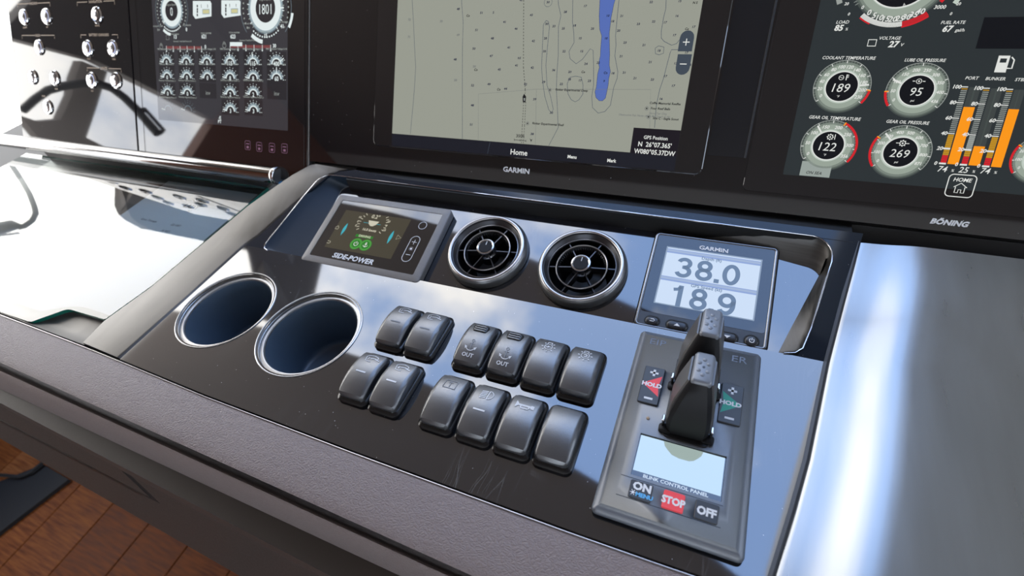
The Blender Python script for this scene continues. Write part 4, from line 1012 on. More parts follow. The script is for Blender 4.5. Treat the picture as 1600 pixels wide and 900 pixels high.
# ================================================================== PUSH BUTTON PANEL
bpnl = thing('button_panel', 'glossy black panel of round lit push buttons at the far left', 'panel', PB.mat(0, 0, 0))
mb = MB(); fn = lambda i: [(-880+i, 22+i), (-562.5-i, 22+i), (-562.5-i, 332-i), (-880+i, 332-i)]
mb.slab(fn, [(0, -12), (0, -.8), (.8, 0)], 'face_black'); mb.build('face_plate', bpnl, None, 0)
mat('button_glow', (0.5, 0.5, 0.55, 1), 0.3, emit=(0.55, 0.62, 0.95, 1), es=0.9)
BT = [(35, 26, 1), (70, 25, 1), (149, 23, 0), (59, 73.5, 1), (135, 75, 1), (174, 75, 1), (49, 120, 0), (83, 121.5, 0), (141, 125, 1), (179, 125.5, 0), (72.5, 167, 0)]
for px, py, lit in BT:
    c = PB.uv(px, py, 3)
    mb = MB(); mb.lathe([(12.3, 0), (12.3, 1.2), (11.2, 2.4), (9.2, 2.6), (8.6, 1.8), (8.6, .4)], 'chrome', 32, (c[0], c[1], 0), cap0=True)
    r = mb.build('push_button', bpnl, None, 40)
    if lit:
        mb = MB(); mb.lathe([(8.6, 1.0), (8.6, 1.9), (7.2, 2.1)], 'button_glow', 32, (c[0], c[1], 0)); mb.build('light_ring', r, None, 40)
    mb = MB(); mb.lathe([(7.2, 1.0), (7.2, 2.6), (6.4, 3.1), (0.01, 3.2)], 'satin_chrome', 32, (c[0], c[1], 0), cap0=True); mb.build('button_cap', r, None, 40)
    D = Draw(PB, 0, 0, 3.22); D.L(1)
    D.line([(c[0]-3, c[1]-3), (c[0]+3, c[1]+3)], 1.1, 'print_dark'); D.line([(c[0]-3.5, c[1]+1), (c[0], c[1]+3.5)], 1.0, 'print_dark'); D.arc((c[0], c[1]), 3.0, 3.9, -60, 120, 'print_dark', 10)
    D.build('symbol', r)
D = Draw(PB, 0, 0, 0.02); D.L(1)
def bracket(px0, px1, py, txt):
    a = D.q(px0, py); b1 = D.q(px1, py+ (px1-px0)*.05); v = (a[1]+b1[1])/2; mid = (a[0]+b1[0])/2; g = len(txt)*2.0
    D.line([(a[0], v-5), (a[0], v), (mid-g, v)], 1.2, 'print_tan'); D.line([(mid+g, v), (b1[0], v), (b1[0], v-5)], 1.2, 'print_tan')
    D.text((mid, v), txt, 3.6, 'print_tan', bold=.03)
for args in ((27, 78, 4, 'ANCHOR'), (120, 179, 1, 'NAVIGATION'), (34, 85, 54, 'DECK'), (126, 184, 53, 'BATTERY CHARGERS'), (136, 189, 105.5, 'LIGHTS')):
    D = Draw(PB, 0, 0, 0.02); D.L(1); bracket(*args); D.build('group_legend', bpnl)
for px, py, st in ((39, 43, 'LIGHTS'), (74, 42, 'AFT'), (152, 40, 'SIGNAL'), (139, 92, 'PORT'), (178, 92.5, 'STBD'), (88, 139, 'AUX'), (68, 150, 'MAIN'), (144, 142, 'ON')):
    D = Draw(PB, 0, 0, 0.02); D.L(1); D.ptext(px, py, st, 2.6, 'print_tan', bold=.03); D.build('legend', bpnl)

# ================================================================== BOW THRUSTER DISPLAY
GH = 10.0
g = [PT.uv(*q, GH) for q in [(535.6, 313.3), (690.7, 335), (484.4, 396.7), (645, 429.6)]]
gx0 = (g[0][0]+g[2][0])/2; gx1 = (g[1][0]+g[3][0])/2; gv1 = (g[0][1]+g[1][1])/2; gv0 = (g[2][1]+g[3][1])/2
print('sp glass', gx0, gx1, gv0, gv1)
cx, cy = (gx0+gx1)/2, (gv0+gv1)/2; gw, gh = gx1-gx0, gv1-gv0
sp = thing('thruster_display', 'thick grey framed thruster control screen with blue fins and two green icons', 'display', PT.mat(cx, cy))
mb = MB(); fn = rrect(gw+19, gh+17.5, 4)
mb.slab(fn, [(1.5, 0.05), (0.3, 1.0), (0, GH-1.2), (0.6, GH-.3), (1.4, GH)], 'frame_plastic', True, False)
fo = rrect(gw+19, gh+17.5, 4)(1.4); fi = rrect(gw+1, gh+1, 1.6)(0)
mb.loft([[(x, y, GH) for x, y in fo], [(x, y, GH+.15) for x, y in fi], [(x, y, GH-.8) for x, y in fi]], 'frame_plastic', False, False)
mb.build('housing', sp, None, 30)
mb = MB(); mb.slab(rrect(gw+1, gh+1, 1.6), [(0, GH-1.5), (0, GH-.35)], 'glass_face'); mb.build('front_glass', sp, None, 0)
D = Draw(PT, cx, cy, GH-.33)
sc = [D.q(*q) for q in [(542, 325.6), (641, 345.6), (610.7, 405), (507.3, 385.6)]]
x0 = (sc[0][0]+sc[3][0])/2; x1 = (sc[1][0]+sc[2][0])/2; y1 = (sc[0][1]+sc[1][1])/2; y0 = (sc[2][1]+sc[3][1])/2
D.L(1); D.rect(x0, y0, x1, y1, 's_spbg'); D.build('lit_screen', sp)
D = Draw(PT, cx, cy, GH-.33); D.L(2)
Z8 = lambda x, y: D.q(480+x/6, 290+y/6)
D.ptext(552, 404, 'SIDE-POWER', 8, 'print_white', bold=.03, shear=.15, sx=1.1)
c = Z8(617, 352); D.L(3); D.poly([(c[0]-7.5, c[1]+3), (c[0]+7.5, c[1]+3), (c[0]+5, c[1]-2), (c[0]+1.5, c[1]-4.5), (c[0]-1.5, c[1]-4.5), (c[0]-5, c[1]-2)], 's_beige')
D.L(2); D.line([Z8(528, 344), Z8(690, 369)], .5, 's_cyan')
for (ang0, sg) in ((0, 1), (180, 1)):
    for j in range(7):
        t_ = math.radians(ang0+(-32+j*11.5)*(1 if ang0 else 1)*sg) if ang0 else math.radians(-32+j*11.5+0)
        t_ = math.radians(-33+j*12) if not ang0 else math.radians(180+33-j*12)
        D.line([(c[0]+17*math.cos(t_), c[1]-1+17*math.sin(t_)), (c[0]+20.5*math.cos(t_), c[1]-1+20.5*math.sin(t_))], .8, 's_beige')
for x, y, st in ((498, 296, '10'), (476, 335, '5'), (458, 372, '0'), (768, 337, '10'), (742, 378, '5'), (725, 418, '10')): D.text(Z8(x, y), st, 2.8, 's_beige', bold=.02)
D.text(Z8(645, 293), '0.2°', 5.0, 's_beige', bold=.02); D.text(Z8(585, 417), '16.0 knots', 3.2, 's_beige', bold=.03)
a = Z8(448, 472); D.rect(Z8(455, 466)[0], Z8(540, 492)[1], Z8(628, 470)[0], Z8(540, 466)[1], 's_green'); D.L(3); D.text(Z8(540, 477), 'DRIVING', 2.9, 's_beige', bold=.03)
for x, y in ((457, 545), (546, 558)):
    q_ = Z8(x, y); D.L(3); D.arc(q_, 5.3, 7.4, 0, 360, 's_green2', 28); D.L(2); D.disc(q_, 7.8, 's_green', 28)
q_ = Z8(457, 545); D.L(4); D.arc(q_, 2.3, 3.0, -235, 55, 's_white', 20); D.line([(q_[0], q_[1]), (q_[0], q_[1]+3.4)], .7, 's_white')
q_ = Z8(546, 558); D.line([(q_[0], q_[1]-2.6), (q_[0], q_[1]+2)], .8, 's_white'); D.arc((q_[0], q_[1]+2.6), .5, 1.1, 0, 360, 's_white', 12); D.arc((q_[0], q_[1]+.6), 2.7, 3.4, 200, 340, 's_white', 12); D.line([(q_[0]-1.6, q_[1]+1), (q_[0]+1.6, q_[1]+1)], .6, 's_white')
for (xa, ya, xb, yb) in ((382, 352, 313, 466), (815, 422, 747, 546)):
    A = np.array(Z8(xa, ya)); B = np.array(Z8(xb, yb)); d_ = B-A; n_ = np.array([-d_[1], d_[0]])/np.linalg.norm(d_)
    D.L(3); D.poly([A+d_*t_+n_*2.0*math.sin(math.pi*t_) for t_ in np.linspace(0, 1, 12)]+[A+d_*t_-n_*2.0*math.sin(math.pi*t_) for t_ in np.linspace(.92, .08, 10)], 's_cyan')
D.L(3)
q_ = Z8(858, 487); D.line([(q_[0]-2.6, q_[1]-3), (q_[0]+3.2, q_[1]), (q_[0]-2.6, q_[1]+3)], .5, 's_beige', True)
q_ = Z8(283, 391); D.line([(q_[0]-2.2, q_[1]), (q_[0]-2.2, q_[1]-2.4), (q_[0]+2.2, q_[1]-2.4), (q_[0]+2.2, q_[1]), (q_[0], q_[1]+2.6)], .5, 's_beige', True)
q_ = Z8(202, 528); D.line([(q_[0]-2.2, q_[1]+1.5), (q_[0]+1.5, q_[1]+1.5), (q_[0]+2.6, q_[1]), (q_[0]+1.5, q_[1]-1.6), (q_[0]-2, q_[1]-1.6)], .5, 's_beige')
q_ = Z8(1083, 375); D.arc(q_, 4.6, 5.2, 0, 360, 'print_grey', 28)
pc = Z8(973, 592); D.line([(pc[0]+x, pc[1]+y) for x, y in rrect(11.5, 34, 5.7)(0)], .6, 'print_white', True)
D.line([(pc[0]-3, pc[1]+9), (pc[0]+3, pc[1]+9)], .6, 'print_white'); D.line([(pc[0], pc[1]+6), (pc[0], pc[1]+12)], .6, 'print_white'); D.line([(pc[0]-3, pc[1]-8), (pc[0]+3, pc[1]-8)], .6, 'print_white')
D.disc(pc, 1.3, 'print_white', 12)
for j in range(8): t_ = math.pi*j/4; D.line([(pc[0]+1.9*math.cos(t_), pc[1]+1.9*math.sin(t_)), (pc[0]+2.7*math.cos(t_), pc[1]+2.7*math.sin(t_))], .4, 'print_white')
D.build('screen_graphics', sp)

# ================================================================== AIR VENTS
def air_vent(u, v_, label):
    t_ = thing('air_vent', label, 'air vent', PT.mat(u, v_), 'round air vents in the instrument recess')
    mb = MB(); mb.lathe([(43.9, 0.1), (44.4, .8), (44.6, 2.4), (44.3, 5.2), (43.6, 7.6), (42.6, 9.6), (42.0, 10.2)], 'vent_body', 72); mb.build('base_ring', t_, None, 60)
    mb = MB(); mb.lathe([(42.0, 10.0), (41.6, 11.1), (40.7, 11.8), (39.5, 12.0), (38.5, 11.6), (37.9, 10.6)], 'ring_satin', 72); tag(mb.build('outer_ring', t_, None, 60), 'satin chrome outer ring')
    mb = MB(); mb.lathe([(37.9, 10.8), (37.5, 9.8), (37.0, 9.6), (36.6, 9.2), (35.2, 7.2), (33.6, 5.4)], 'vent_ring_dark', 72); mb.build('inner_bezel', t_, None, 30)
    mb = MB(); mb.lathe([(33.6, 5.5), (33.2, 5.7), (32.8, 5.2), (32.8, 3)], 'ring_satin', 64); mb.build('throat_ring', t_, None, 60)
    mb = MB(); mb.lathe([(33.0, 5.0), (31.5, -12), (22, -30), (0.01, -30)], 'vent_black', 64); mb.build('duct', t_, None, 40)
    mb = MB(); mb.lathe([(25.4, 5.2), (25.8, 6.6), (25.0, 6.6), (24.0, 5), (22.8, -5), (23.4, -5), (25.0, 5.0), (25.4, 5.2)], 'vent_black', 64)
    mb.lathe([(24.5, 6.5), (25.0, 6.9), (25.7, 6.6), (25.8, 6.0)], 'ring_satin', 64)
    tag(mb.build('middle_ring', t_, None, 60), 'thin chrome ring round the hub')
    mb = MB()
    for j in range(60):
        a = 2*math.pi*j/60; c_, s_ = math.cos(a), math.sin(a)
        mb.add([(r*c_-w_*s_, r*s_+w_*c_, z) for r, z in ((23.1, -4.5), (23.6, 4.4), (22.2, 3.0), (21.9, -4.5)) for w_ in (-.25, .25)], [(0, 2, 4, 6), (1, 7, 5, 3), (0, 1, 3, 2), (2, 3, 5, 4), (4, 5, 7, 6), (6, 7, 1, 0)], 'vent_ring_dark')
    tag(mb.build('ribbing', t_, None, 0), kind='stuff')
    for j in range(6):
        a = math.radians(8+60*j); c_, s_ = math.cos(a), math.sin(a)
        mb = MB(); mb.add([(r*c_-w_*s_, r*s_+w_*c_, z) for r, z in ((7, -5), (7, 5.0), (32.6, 3.6), (32.6, -5)) for w_ in (-.55, .55)], [(0, 2, 4, 6), (1, 7, 5, 3), (0, 1, 3, 2), (2, 3, 5, 4), (4, 5, 7, 6), (6, 7, 1, 0)], 'vent_ring_dark')
        mb.build('spoke', t_, None, 0)
    mb = MB(); mb.lathe([(10.2, -8), (10.2, 2), (9.6, 3.5), (8.6, 4.5), (8.0, 7), (8.4, 9.5), (9.4, 10.2), (9.9, 11.6), (9.4, 12.8), (8.2, 13.2), (7.3, 12.6)], 'satin_chrome', 40); h = mb.build('knob', t_, None, 45)
    mb = MB(); mb.lathe([(7.4, 12.4), (7.0, 12.9), (0.01, 13.1)], 'knob_rubber', 40)
    mb.box(-.35, .35, 2.0, 6.5, 13.0, 13.35, 'print_grey'); mb.build('knob_cap', h, None, 40)
    for j in range(4):
        a = math.radians(20+90*j); c_, s_ = math.cos(a), math.sin(a)
        mb = MB(); mb.add([(r*c_-w_*s_, r*s_+w_*c_, z) for r, z in ((7.9, 4.8), (9.4, 4.8), (9.4, 9.0), (7.9, 9.0)) for w_ in (-1.1, 1.1)], [(0, 2, 4, 6), (1, 7, 5, 3), (0, 1, 3, 2), (2, 3, 5, 4), (4, 5, 7, 6), (6, 7, 1, 0)], 'key_black'); mb.build('knob_slot', h, None, 0)
    return t_
air_vent(76.1, 53.9, 'round chrome ringed air vent next to the thruster display')
air_vent(179.9, 53.0, 'round chrome ringed air vent next to the square depth and speed instrument')

# ================================================================== SQUARE INSTRUMENT (38.0 / 18.9)
HG = 8.0
ix0, ix1 = 242.6, 350.2; iv0, iv1 = 2.4, 104.7; cx, cy = (ix0+ix1)/2, (iv0+iv1)/2
gi = thing('depth_speed_instrument', 'square instrument display reading 38.0 over 18.9', 'instrument', PT.mat(cx, cy))
mb = MB(); W, H = ix1-ix0, iv1-iv0
mb.slab(rrect(W+3, H+3, 5), [(0, 0.05), (0, HG-2.4), (1.0, HG-1.2), (2.2, HG-1.0)], 'bezel_black', True, True); mb.build('housing', gi, None, 30)
mb = MB(); a = rrect(W, H, 4)
fo = a(0); f2 = a(.7); f3 = a(1.6); f4 = a(2.2)
mb.loft([[(x, y, HG-1.4) for x, y in fo], [(x, y, HG-.1) for x, y in fo], [(x, y, HG+.25) for x, y in f2], [(x, y, HG+.2) for x, y in f3], [(x, y, HG-.3) for x, y in f4]], 'gmi_edge', False, False); tag(mb.build('bright_rim', gi, None, 40), 'metallic rim')
mb = MB(); mb.slab(lambda i: rrect(W, H, 4)(2.2), [(0, HG-1), (0, HG-.25)], 'gmi_bezel'); mb.build('front_plate', gi, None, 0)
gl0 = -H/2+14.6
mb = MB(); fnr = rrect(W-5.2, H/2-2.8-gl0, 2.5, 0, (H/2-2.8+gl0)/2); mb.slab(fnr, [(0, HG-.6), (0, HG-.05)], 'gmi_glass'); mb.build('front_glass', gi, None, 0)
D = Draw(PT, cx, cy, HG-.03)
LX0, LX1 = 256.0-cx, 337.3-cx; LV1 = 88.9-cy; LV0 = LV1-61
D.L(1); D.rect(LX0-1.2, LV0-1, LX1+1.2, LV1+1.2, 's_lcdfr'); D.L(2); D.rect(LX0, LV0, LX1, LV1, 's_lcd'); D.build('lit_screen', gi)
D = Draw(PT, cx, cy, HG-.03); D.L(3)
for vv in (LV1-3.2, LV1-34.0):
    D.L(3); D.rect(LX0, vv-1.2, LX1, vv+1.8, 's_hl'); D.L(4); D.rect(LX0, vv-2.6, LX1, vv-1.0, 's_lcdbar'); D.rect(LX0, vv+1.3, LX1, vv+2.0, 's_lcdbar')
D.L(5); D.text((0, LV1-6.6), 'Depth (ft)', 3.0, 's_lcdnum', bold=.02); D.text((0, LV1-37.6), 'GPS Speed (kt)', 3.0, 's_lcdnum', bold=.02)
def ell(cx_, cy_, rx, ry, a0, a1, n=28): return [(cx_+rx*math.cos(math.radians(a0+(a1-a0)*i/n)), cy_+ry*math.sin(math.radians(a0+(a1-a0)*i/n))) for i in range(n+1)]
def digit(ch_, x, y, h, w_=3.9):
    """bold grotesque figure, cell height h, centre x,y"""
    m_ = 's_lcdnum'; a = h/2-w_/2; rx = h*.335-w_/2
    if ch_ == '0': D.line(ell(x, y, rx, a, 0, 360, 40)[:-1], w_, m_, True)
    elif ch_ == '8':
        D.line(ell(x, y+a*.52, rx*.86, a*.48, 0, 360, 32)[:-1], w_, m_, True); D.line(ell(x, y-a*.48, rx, a*.52, 0, 360, 32)[:-1], w_, m_, True)
    elif ch_ == '3':
        D.line(ell(x, y+a*.52, rx*.9, a*.48, 165, -90), w_, m_); D.line(ell(x, y-a*.48, rx, a*.52, 90, -165), w_, m_)
        D.line([(x-rx*.25, y+a*.04), (x+.3, y+a*.04)], w_*.9, m_)
    elif ch_ == '1':
        D.line([(x+1.6, y-h/2), (x+1.6, y+h/2)], w_*1.08, m_); D.line([(x-rx*.85, y+h*.27), (x-rx*.1, y+h*.31), (x+1.2, y+h*.44)], w_*.85, m_)
    elif ch_ == '9':
        D.line(ell(x, y+a*.4, rx, a*.6, 0, 360, 32)[:-1], w_, m_, True); D.line([(x+rx, y+a*.4)]+ell(x, y-a*.1, rx, a*.9, 0, -90, 14)+ell(x, y-a*.5, rx*.95, a*.5, -92, -160, 8), w_, m_)
    elif ch_ == '.': D.rect(x-w_*.55, y-h/2, x+w_*.55, y-h/2+w_*1.05, m_)
for yy, st in ((LV1-20.0, '38.0'), (LV1-50.6, '18.9')):
    for ch_, x in zip(st, (-22.5, -4.5, 7.0, 18.5)): digit(ch_, x, yy, 22.0)
D.ptext(1115, 389.5, 'GARMIN', 5.6, 'print_white', bold=.035, sx=1.15)
D.build('readout', gi)
KF = Frame(PT.p(cx, cy), 14.14)
for kx, ky, kw, sym in ((1019, 500.5, 12.5, 'back'), (1057.5, 508, 18, 'up'), (1136, 526, 17, 'down'), (1174.5, 532.5, 11, 'power')):
    q_ = PT.uv(kx, ky, HG+1)-np.array([cx, cy]); kh = 8.6 if sym != 'power' else 10.4
    mb = MB(); mb.slab(rrect(kw+2.0, kh+2.0, (kh+2)/2, *q_, n=8), [(0, HG-.6), (.2, HG-.1)], 'groove')
    k_ = mb.build('button', gi, None, 30)
    mb = MB(); mb.slab(rrect(kw, kh, kh/2, *q_, n=8), [(0, HG-.4), (0.2, HG+.5), (1.0, HG+1.2), (2.2, HG+1.5)], 'key_black'); mb.build('button_cap', k_, None, 60)
    D = Draw(PT, cx, cy, HG+1.55); D.L(1)
    if sym == 'up': D.poly([(q_[0]-2.6, q_[1]-1), (q_[0]+2.6, q_[1]-1), (q_[0], q_[1]+1.6)], 'print_white')
    elif sym == 'down': D.poly([(q_[0]-2.6, q_[1]+1), (q_[0]+2.6, q_[1]+1), (q_[0], q_[1]-1.6)], 'print_white')
    elif sym == 'power': D.arc(q_, 1.5, 2.1, -235, 55, 'print_white', 16); D.line([(q_[0], q_[1]), (q_[0], q_[1]+2.4)], .6, 'print_white')
    else: D.line([(q_[0]-1.6, q_[1]+1.3), (q_[0]+1.2, q_[1]+1.3), (q_[0]+2, q_[1]+.2), (q_[0]+1.2, q_[1]-.9), (q_[0]-2.2, q_[1]-.9)], .6, 'print_white')
    D.build('symbol', k_)

# ================================================================== CUP HOLDERS
for (cx, cy), lab in zip(CUPS, ('metal rimmed dark cup holder nearest the brushed left rail', 'metal rimmed dark cup holder beside the rocker switches')):
    t_ = thing('cup_holder', lab, 'cup holder', Matrix.Translation((cx/1000, cy/1000, Z0)), 'cup holders sunk in the dash')
    mb = MB(); mb.lathe([(51.2, -2.5), (54.2, 0.05), (54.2, 0.7), (53.7, 1.0), (53.1, 0.9), (52.9, .4), (52.7, -2.6), (52.2, -3.2), (50.4, -3.3), (48.6, -3.0), (47.6, -3.2), (46.9, -4.2), (46.7, -6)], 'white_metal', 80); tag(mb.build('rim', t_, None, 25), 'stepped satin metal rim')
    mb = MB(); mb.lathe([(46.8, -5.5), (46.2, -9), (43.6, -66), (42.5, -70), (38.5, -73), (0.01, -73.5)], 'cup_plastic', 80); mb.build('cup', t_, None, 50)

# ================================================================== ROCKER SWITCHES
def ztop(y): return 15.2-5.8*(y/23.0)**2
def make_switch(name_label, cx, cy, icon, tilt=0.0):
    t_ = thing('rocker_switch', name_label, 'switch', Matrix.Translation((cx/1000, cy/1000, Z0)), 'black rocker switches on the dash')
    if 'base' not in _SW:
        mb = MB(); mb.slab(rrect(31.4, 52.5, 6), [(0.6, 0.02), (0, .8), (0, 2.6), (1.4, 4.0), (3.2, 4.6), (3.4, 5.0)], 'switch_base'); _SW['base'] = mb.build('housing', t_, None, 30)
        mb = MB(); rings = []
        ys = [-23, -22.4, -21, -18.5, -14, -9, -4, 1, 6, 11, 15, 18.5, 21, 22.4, 23]
        for y in ys:
            e = 23-abs(y); ins = 0 if e > 4.5 else (4.5-math.sqrt(max(0, 4.5**2-(4.5-e)**2)))
            w_ = 13.9-0.35*(y/23)**2-ins*.9
            dz = 0 if e > 2 else (2-e)*0.9
            z = ztop(y)-dz; lo = 3.2
            rings.append([(-w_+.6, y*.985, lo), (-w_, y, lo+2), (-w_, y, z-3.0), (-w_+.7, y, z-1.7), (-w_+3.0-.8*(y/23)**2*2, y, z-.25), (-w_+4.3-(y/23)**2*2.5, y, z), (0, y, z+.25), (w_-4.3+(y/23)**2*2.5, y, z), (w_-3.0+.8*(y/23)**2*2, y, z-.25), (w_-.7, y, z-1.7), (w_, y, z-3.0), (w_, y, lo+2), (w_-.6, y*.985, lo)])
        mb.loft(rings, 'switch_plastic'); _SW['act'] = mb.build('rocker', t_, None, 28)
    else:
        o = _SW['base'].copy(); link(o, t_); o = _SW['act'].copy(); link(o, t_)
        _SW['last'] = o
    act = _SW['act'] if t_.children[0] is _SW['base'] or _SW['act'].parent is t_ else _SW['last']
    act.rotation_euler = (math.radians(tilt), 0, 0)
    if icon:
        D = Draw(P0, 0, 0, 0.0); D.L(0); D.lw = 1.35
        icon(D)
        mb = D.mb; V = [(x, y, ztop(y)+.25*(1-abs(x)/10)+.34) for x, y, z in mb.v]; mb.v = V
        # subdivide long strips is not needed: the strips are short
        o = mb.build('symbol', act, None, 0)
    return t_, act
_SW = {}
def sub(pts, n=6):
    out = []
    for i in range(len(pts)-1): out += lerp(pts[i], pts[i+1], n)[:-1]
    return out+[pts[-1]]
def ic_bar(D, m='print_white', y=-1): D.L(0); D.line(sub([(-5, y), (5, y)], 3), 1.0, m)
def wiper_icon(num, m='print_grey', bar=None):
    def f(D):
        c = (0.5, 14.5)
        D.line([(c[0]-6, c[1]+2), (c[0]-3.5, c[1]+3.6), (c[0]+.5, c[1]+4.2), (c[0]+4.5, c[1]+3.2), (c[0]+6, c[1]+1.8)], .55, m)
        D.line([(c[0]-6, c[1]+2), (c[0]-4.6, c[1]-3.2), (c[0]-.5, c[1]-3.8), (c[0]+1.2, c[1]-3.4)], .55, m)
        D.line([(c[0]+6, c[1]+1.8), (c[0]+4.6, c[1]-.6)], .55, m)
        D.line([(c[0]-1.5, c[1]+.2), (c[0]+3, c[1]+.8), (c[0]+8.5, c[1]-1)], .7, m); D.poly([(c[0]+4.5, c[1]-.4), (c[0]+8.8, c[1]-1.5), (c[0]+8.6, c[1]-.4), (c[0]+5, c[1]+.7)], m)
        D.text((c[0]-3, c[1]-.4), num, 3.2, m, bold=.02)
        if bar: ic_bar(D, bar)
    return f
def anchor_icon(D):
    m = 'print_grey'; c = (0, -9.5)
    D.line(sub([(c[0], c[1]-2), (c[0], c[1]+7)], 3), .6, 'print_dim'); D.arc((c[0], c[1]+8), .9, 1.5, 0, 360, 'print_dim', 10); D.line([(c[0]-2.2, c[1]+5), (c[0]+2.2, c[1]+5)], .5, 'print_dim')
    D.arc((c[0], c[1]+2.5), 4.1, 4.8, 205, 335, m, 14)
    for sg in (-1, 1): D.poly([(c[0]+sg*3.0, c[1]+1.2), (c[0]+sg*5.8, c[1]+2.2), (c[0]+sg*4.8, c[1]-1)], m)
    D.text((0, -15.5), 'OUT', 3.2, m, bold=.03, sx=1.1)
def lamp_icon(kind):
    def f(D):
        m = 'print_grey'; c = (0, 11.5)
        D.arc(c, 3.0, 3.7, 0, 360, m, 22)
        for j in range(8):
            if j == 2: continue
            t_ = math.pi*j/4+.0; D.line([(c[0]+4.5*math.cos(t_), c[1]+4.5*math.sin(t_)), (c[0]+6.2*math.cos(t_), c[1]+6.2*math.sin(t_))], .8, m)
        D.line([(c[0]-1.8, c[1]+3.6), (c[0]-1.8, c[1]+5.6), (c[0]+1.8, c[1]+5.6), (c[0]+1.8, c[1]+3.6)], .8, m)
        if kind == 1: D.line([(c[0]-2.6, c[1]), (c[0]+2.6, c[1])], .7, m); D.poly([(c[0]-.3, c[1]+1.6), (c[0]+1.1, c[1]), (c[0]-.3, c[1]-1.6), (c[0]-1, c[1])], m)
        else: D.arc(c, .8, 1.9, -120, 150, m, 12)
    return f
def beam_icon(D):
    m = 'print_grey'; c = (1.5, 12)
    D.arc(c, 3.9, 4.6, -90, 90, m, 16); D.line(sub([(c[0], c[1]-4.2), (c[0], c[1]+4.2)], 3), .7, m)
    for j in range(5): D.line([(c[0]-6.5, c[1]-3.4+j*1.7-.6), (c[0]-1.2, c[1]-3.4+j*1.7)], .75, m)
    ic_bar(D, 'print_white', -3)
def horn_icon(D):
    m = 'print_grey'; c = (0, 12)
    D.poly([(c[0]-7.2, c[1]+3.6), (c[0]-5, c[1]+1.3), (c[0]-5, c[1]-1.3), (c[0]-7.2, c[1]-3.6)], m); D.rect(c[0]-5, c[1]-.9, c[0]+7.5, c[1]+.9, m); D.rect(c[0]+5.5, c[1]-2, c[0]+8.2, c[1]+1.6, m)
    D.line([(c[0]-2.6, c[1]-1), (c[0]-2.2, c[1]-2.8), (c[0]+3.6, c[1]-2.8), (c[0]+4.4, c[1]-1)], .9, m)
def box_icon(D):
    m = 'print_dim'; c = (0, 12)
    D.line(sub([(c[0]-5.5, c[1]-4), (c[0]-5.5, c[1]+4)], 3), .5, m); D.line(sub([(c[0]+5.5, c[1]-4), (c[0]+5.5, c[1]+4)], 3), .5, m); D.line([(c[0]-5.5, c[1]+4), (c[0]+5.5, c[1]+4)], .5, m); D.line([(c[0]-5.5, c[1]-4), (c[0]+5.5, c[1]-4)], .5, m)
    D.line(sub([(c[0], c[1]-2.8), (c[0], c[1]+2.8)], 3), .5, m); D.line([(c[0]-2, c[1]+1.5), (c[0], c[1]+2.8), (c[0]+2, c[1]+1.5)], .5, m)
YB, YF = 82.7, 23.4
make_switch('rocker switch with wiper symbol 1, nearest the back of the left block of four', 34.2, YB, wiper_icon('1', bar='print_dim'))
make_switch('rocker switch with wiper symbol 2, back right of the left block of four', 66.2, YB, wiper_icon('2', bar='print_dim'))
make_switch('rocker switch with wiper symbol 3 and white dash, front left of the left block', 34.4, YF+.6, wiper_icon('3', bar='print_grey'))
make_switch('rocker switch with faint wiper symbol 4 and white dash, front right of the left block', 66.6, YF, wiper_icon('4', bar='print_white'))
for cx_, lab in ((117.0, 'rocker switch with ribbed lock slider and anchor OUT print, left of the two anchor switches'), (150.0, 'rocker switch with ribbed lock slider and anchor OUT print, right of the two anchor switches')):
    t_, act = make_switch(lab, cx_, YB-.2, anchor_icon)
    mb = MB()
    mb.slab(rrect(15.4, 9.6, 2.6, 0, 13.2), [(0, 10.2), (0, 13.0), (1.2, 14.4), (2.0, 14.8)], 'key_black')
    s_ = mb.build('lock_slider', act, None, 40)
    for j in range(3):
        mb = MB(); mb.slab(rrect(11.4-abs(j-1)*.6, 1.3, .6, 0, 10.8+2.3*j), [(0, 14.4), (.1, 15.3), (.4, 15.6)], 'switch_plastic'); mb.build('rib', s_, None, 40)
make_switch('rocker switch with a lamp symbol holding an arrow, beside the anchor switches', 182.2, YB-.8, lamp_icon(1))
make_switch('rocker switch with a lamp symbol holding a curl, back right corner of the switches', 214.4, YB-1, lamp_icon(2))
make_switch('rocker switch with a faint box symbol, front left of the right block', 117.0, YF-.4, box_icon)
make_switch('rocker switch with headlamp beam symbol and white dash', 150.2, YF-.6, beam_icon)
make_switch('rocker switch with a horn symbol', 182.8, YF-1, horn_icon)
make_switch('blank rocker switch without symbol, front right corner next to the control head', 215.2, YF-.6, None)

# ================================================================== ENGINE CONTROL HEAD
ch = thing('engine_control_head', 'slim dark control head with two upright throttle levers and a small lit screen', 'throttle', Matrix.Translation((0, 0, Z0)))
HH = 9.0
hx0, hx1, hy0, hy1 = 252.4, 345.2, -21.5, 137.6
hcx, hcy = (hx0+hx1)/2, (hy0+hy1)/2; HW, HL = hx1-hx0, hy1-hy0
scx0, scx1, scy0, scy1 = 271.0, 329.6, 8.9, 41.4
fn = rrect(HW+2.4, HL+2.4, 4, hcx, hcy)
mb = MB()
mb.slab(fn, [(5.0, 0.02), (4.4, 1.2), (0.0, 3.0), (0, 4.4), (1.4, 6.6), (3.4, 8.3), (6.0, HH)], 'head_plastic', True, False)
fo = fn(6.0)
def hole_rect(x0, x1, y0, y1): return [(x0, y0), (x0, y1), (x1, y1), (x1, y0)]
V = fo
tmp = MB(); plate_with_holes(fo, [hole_rect(scx0, scx1, scy0, scy1)], HH-1.6, HH, tmp, 'head_plastic')
mb.add(tmp.v, tmp.f, 'head_plastic')
mb.build('base_plate', ch, None, 35)
mb = MB(); mb.box(scx0-.5, scx1+.5, scy0-.5, scy1+.5, HH-2.6, HH-1.5, 'glass_face'); mb.build('screen_glass', ch, None, 0)
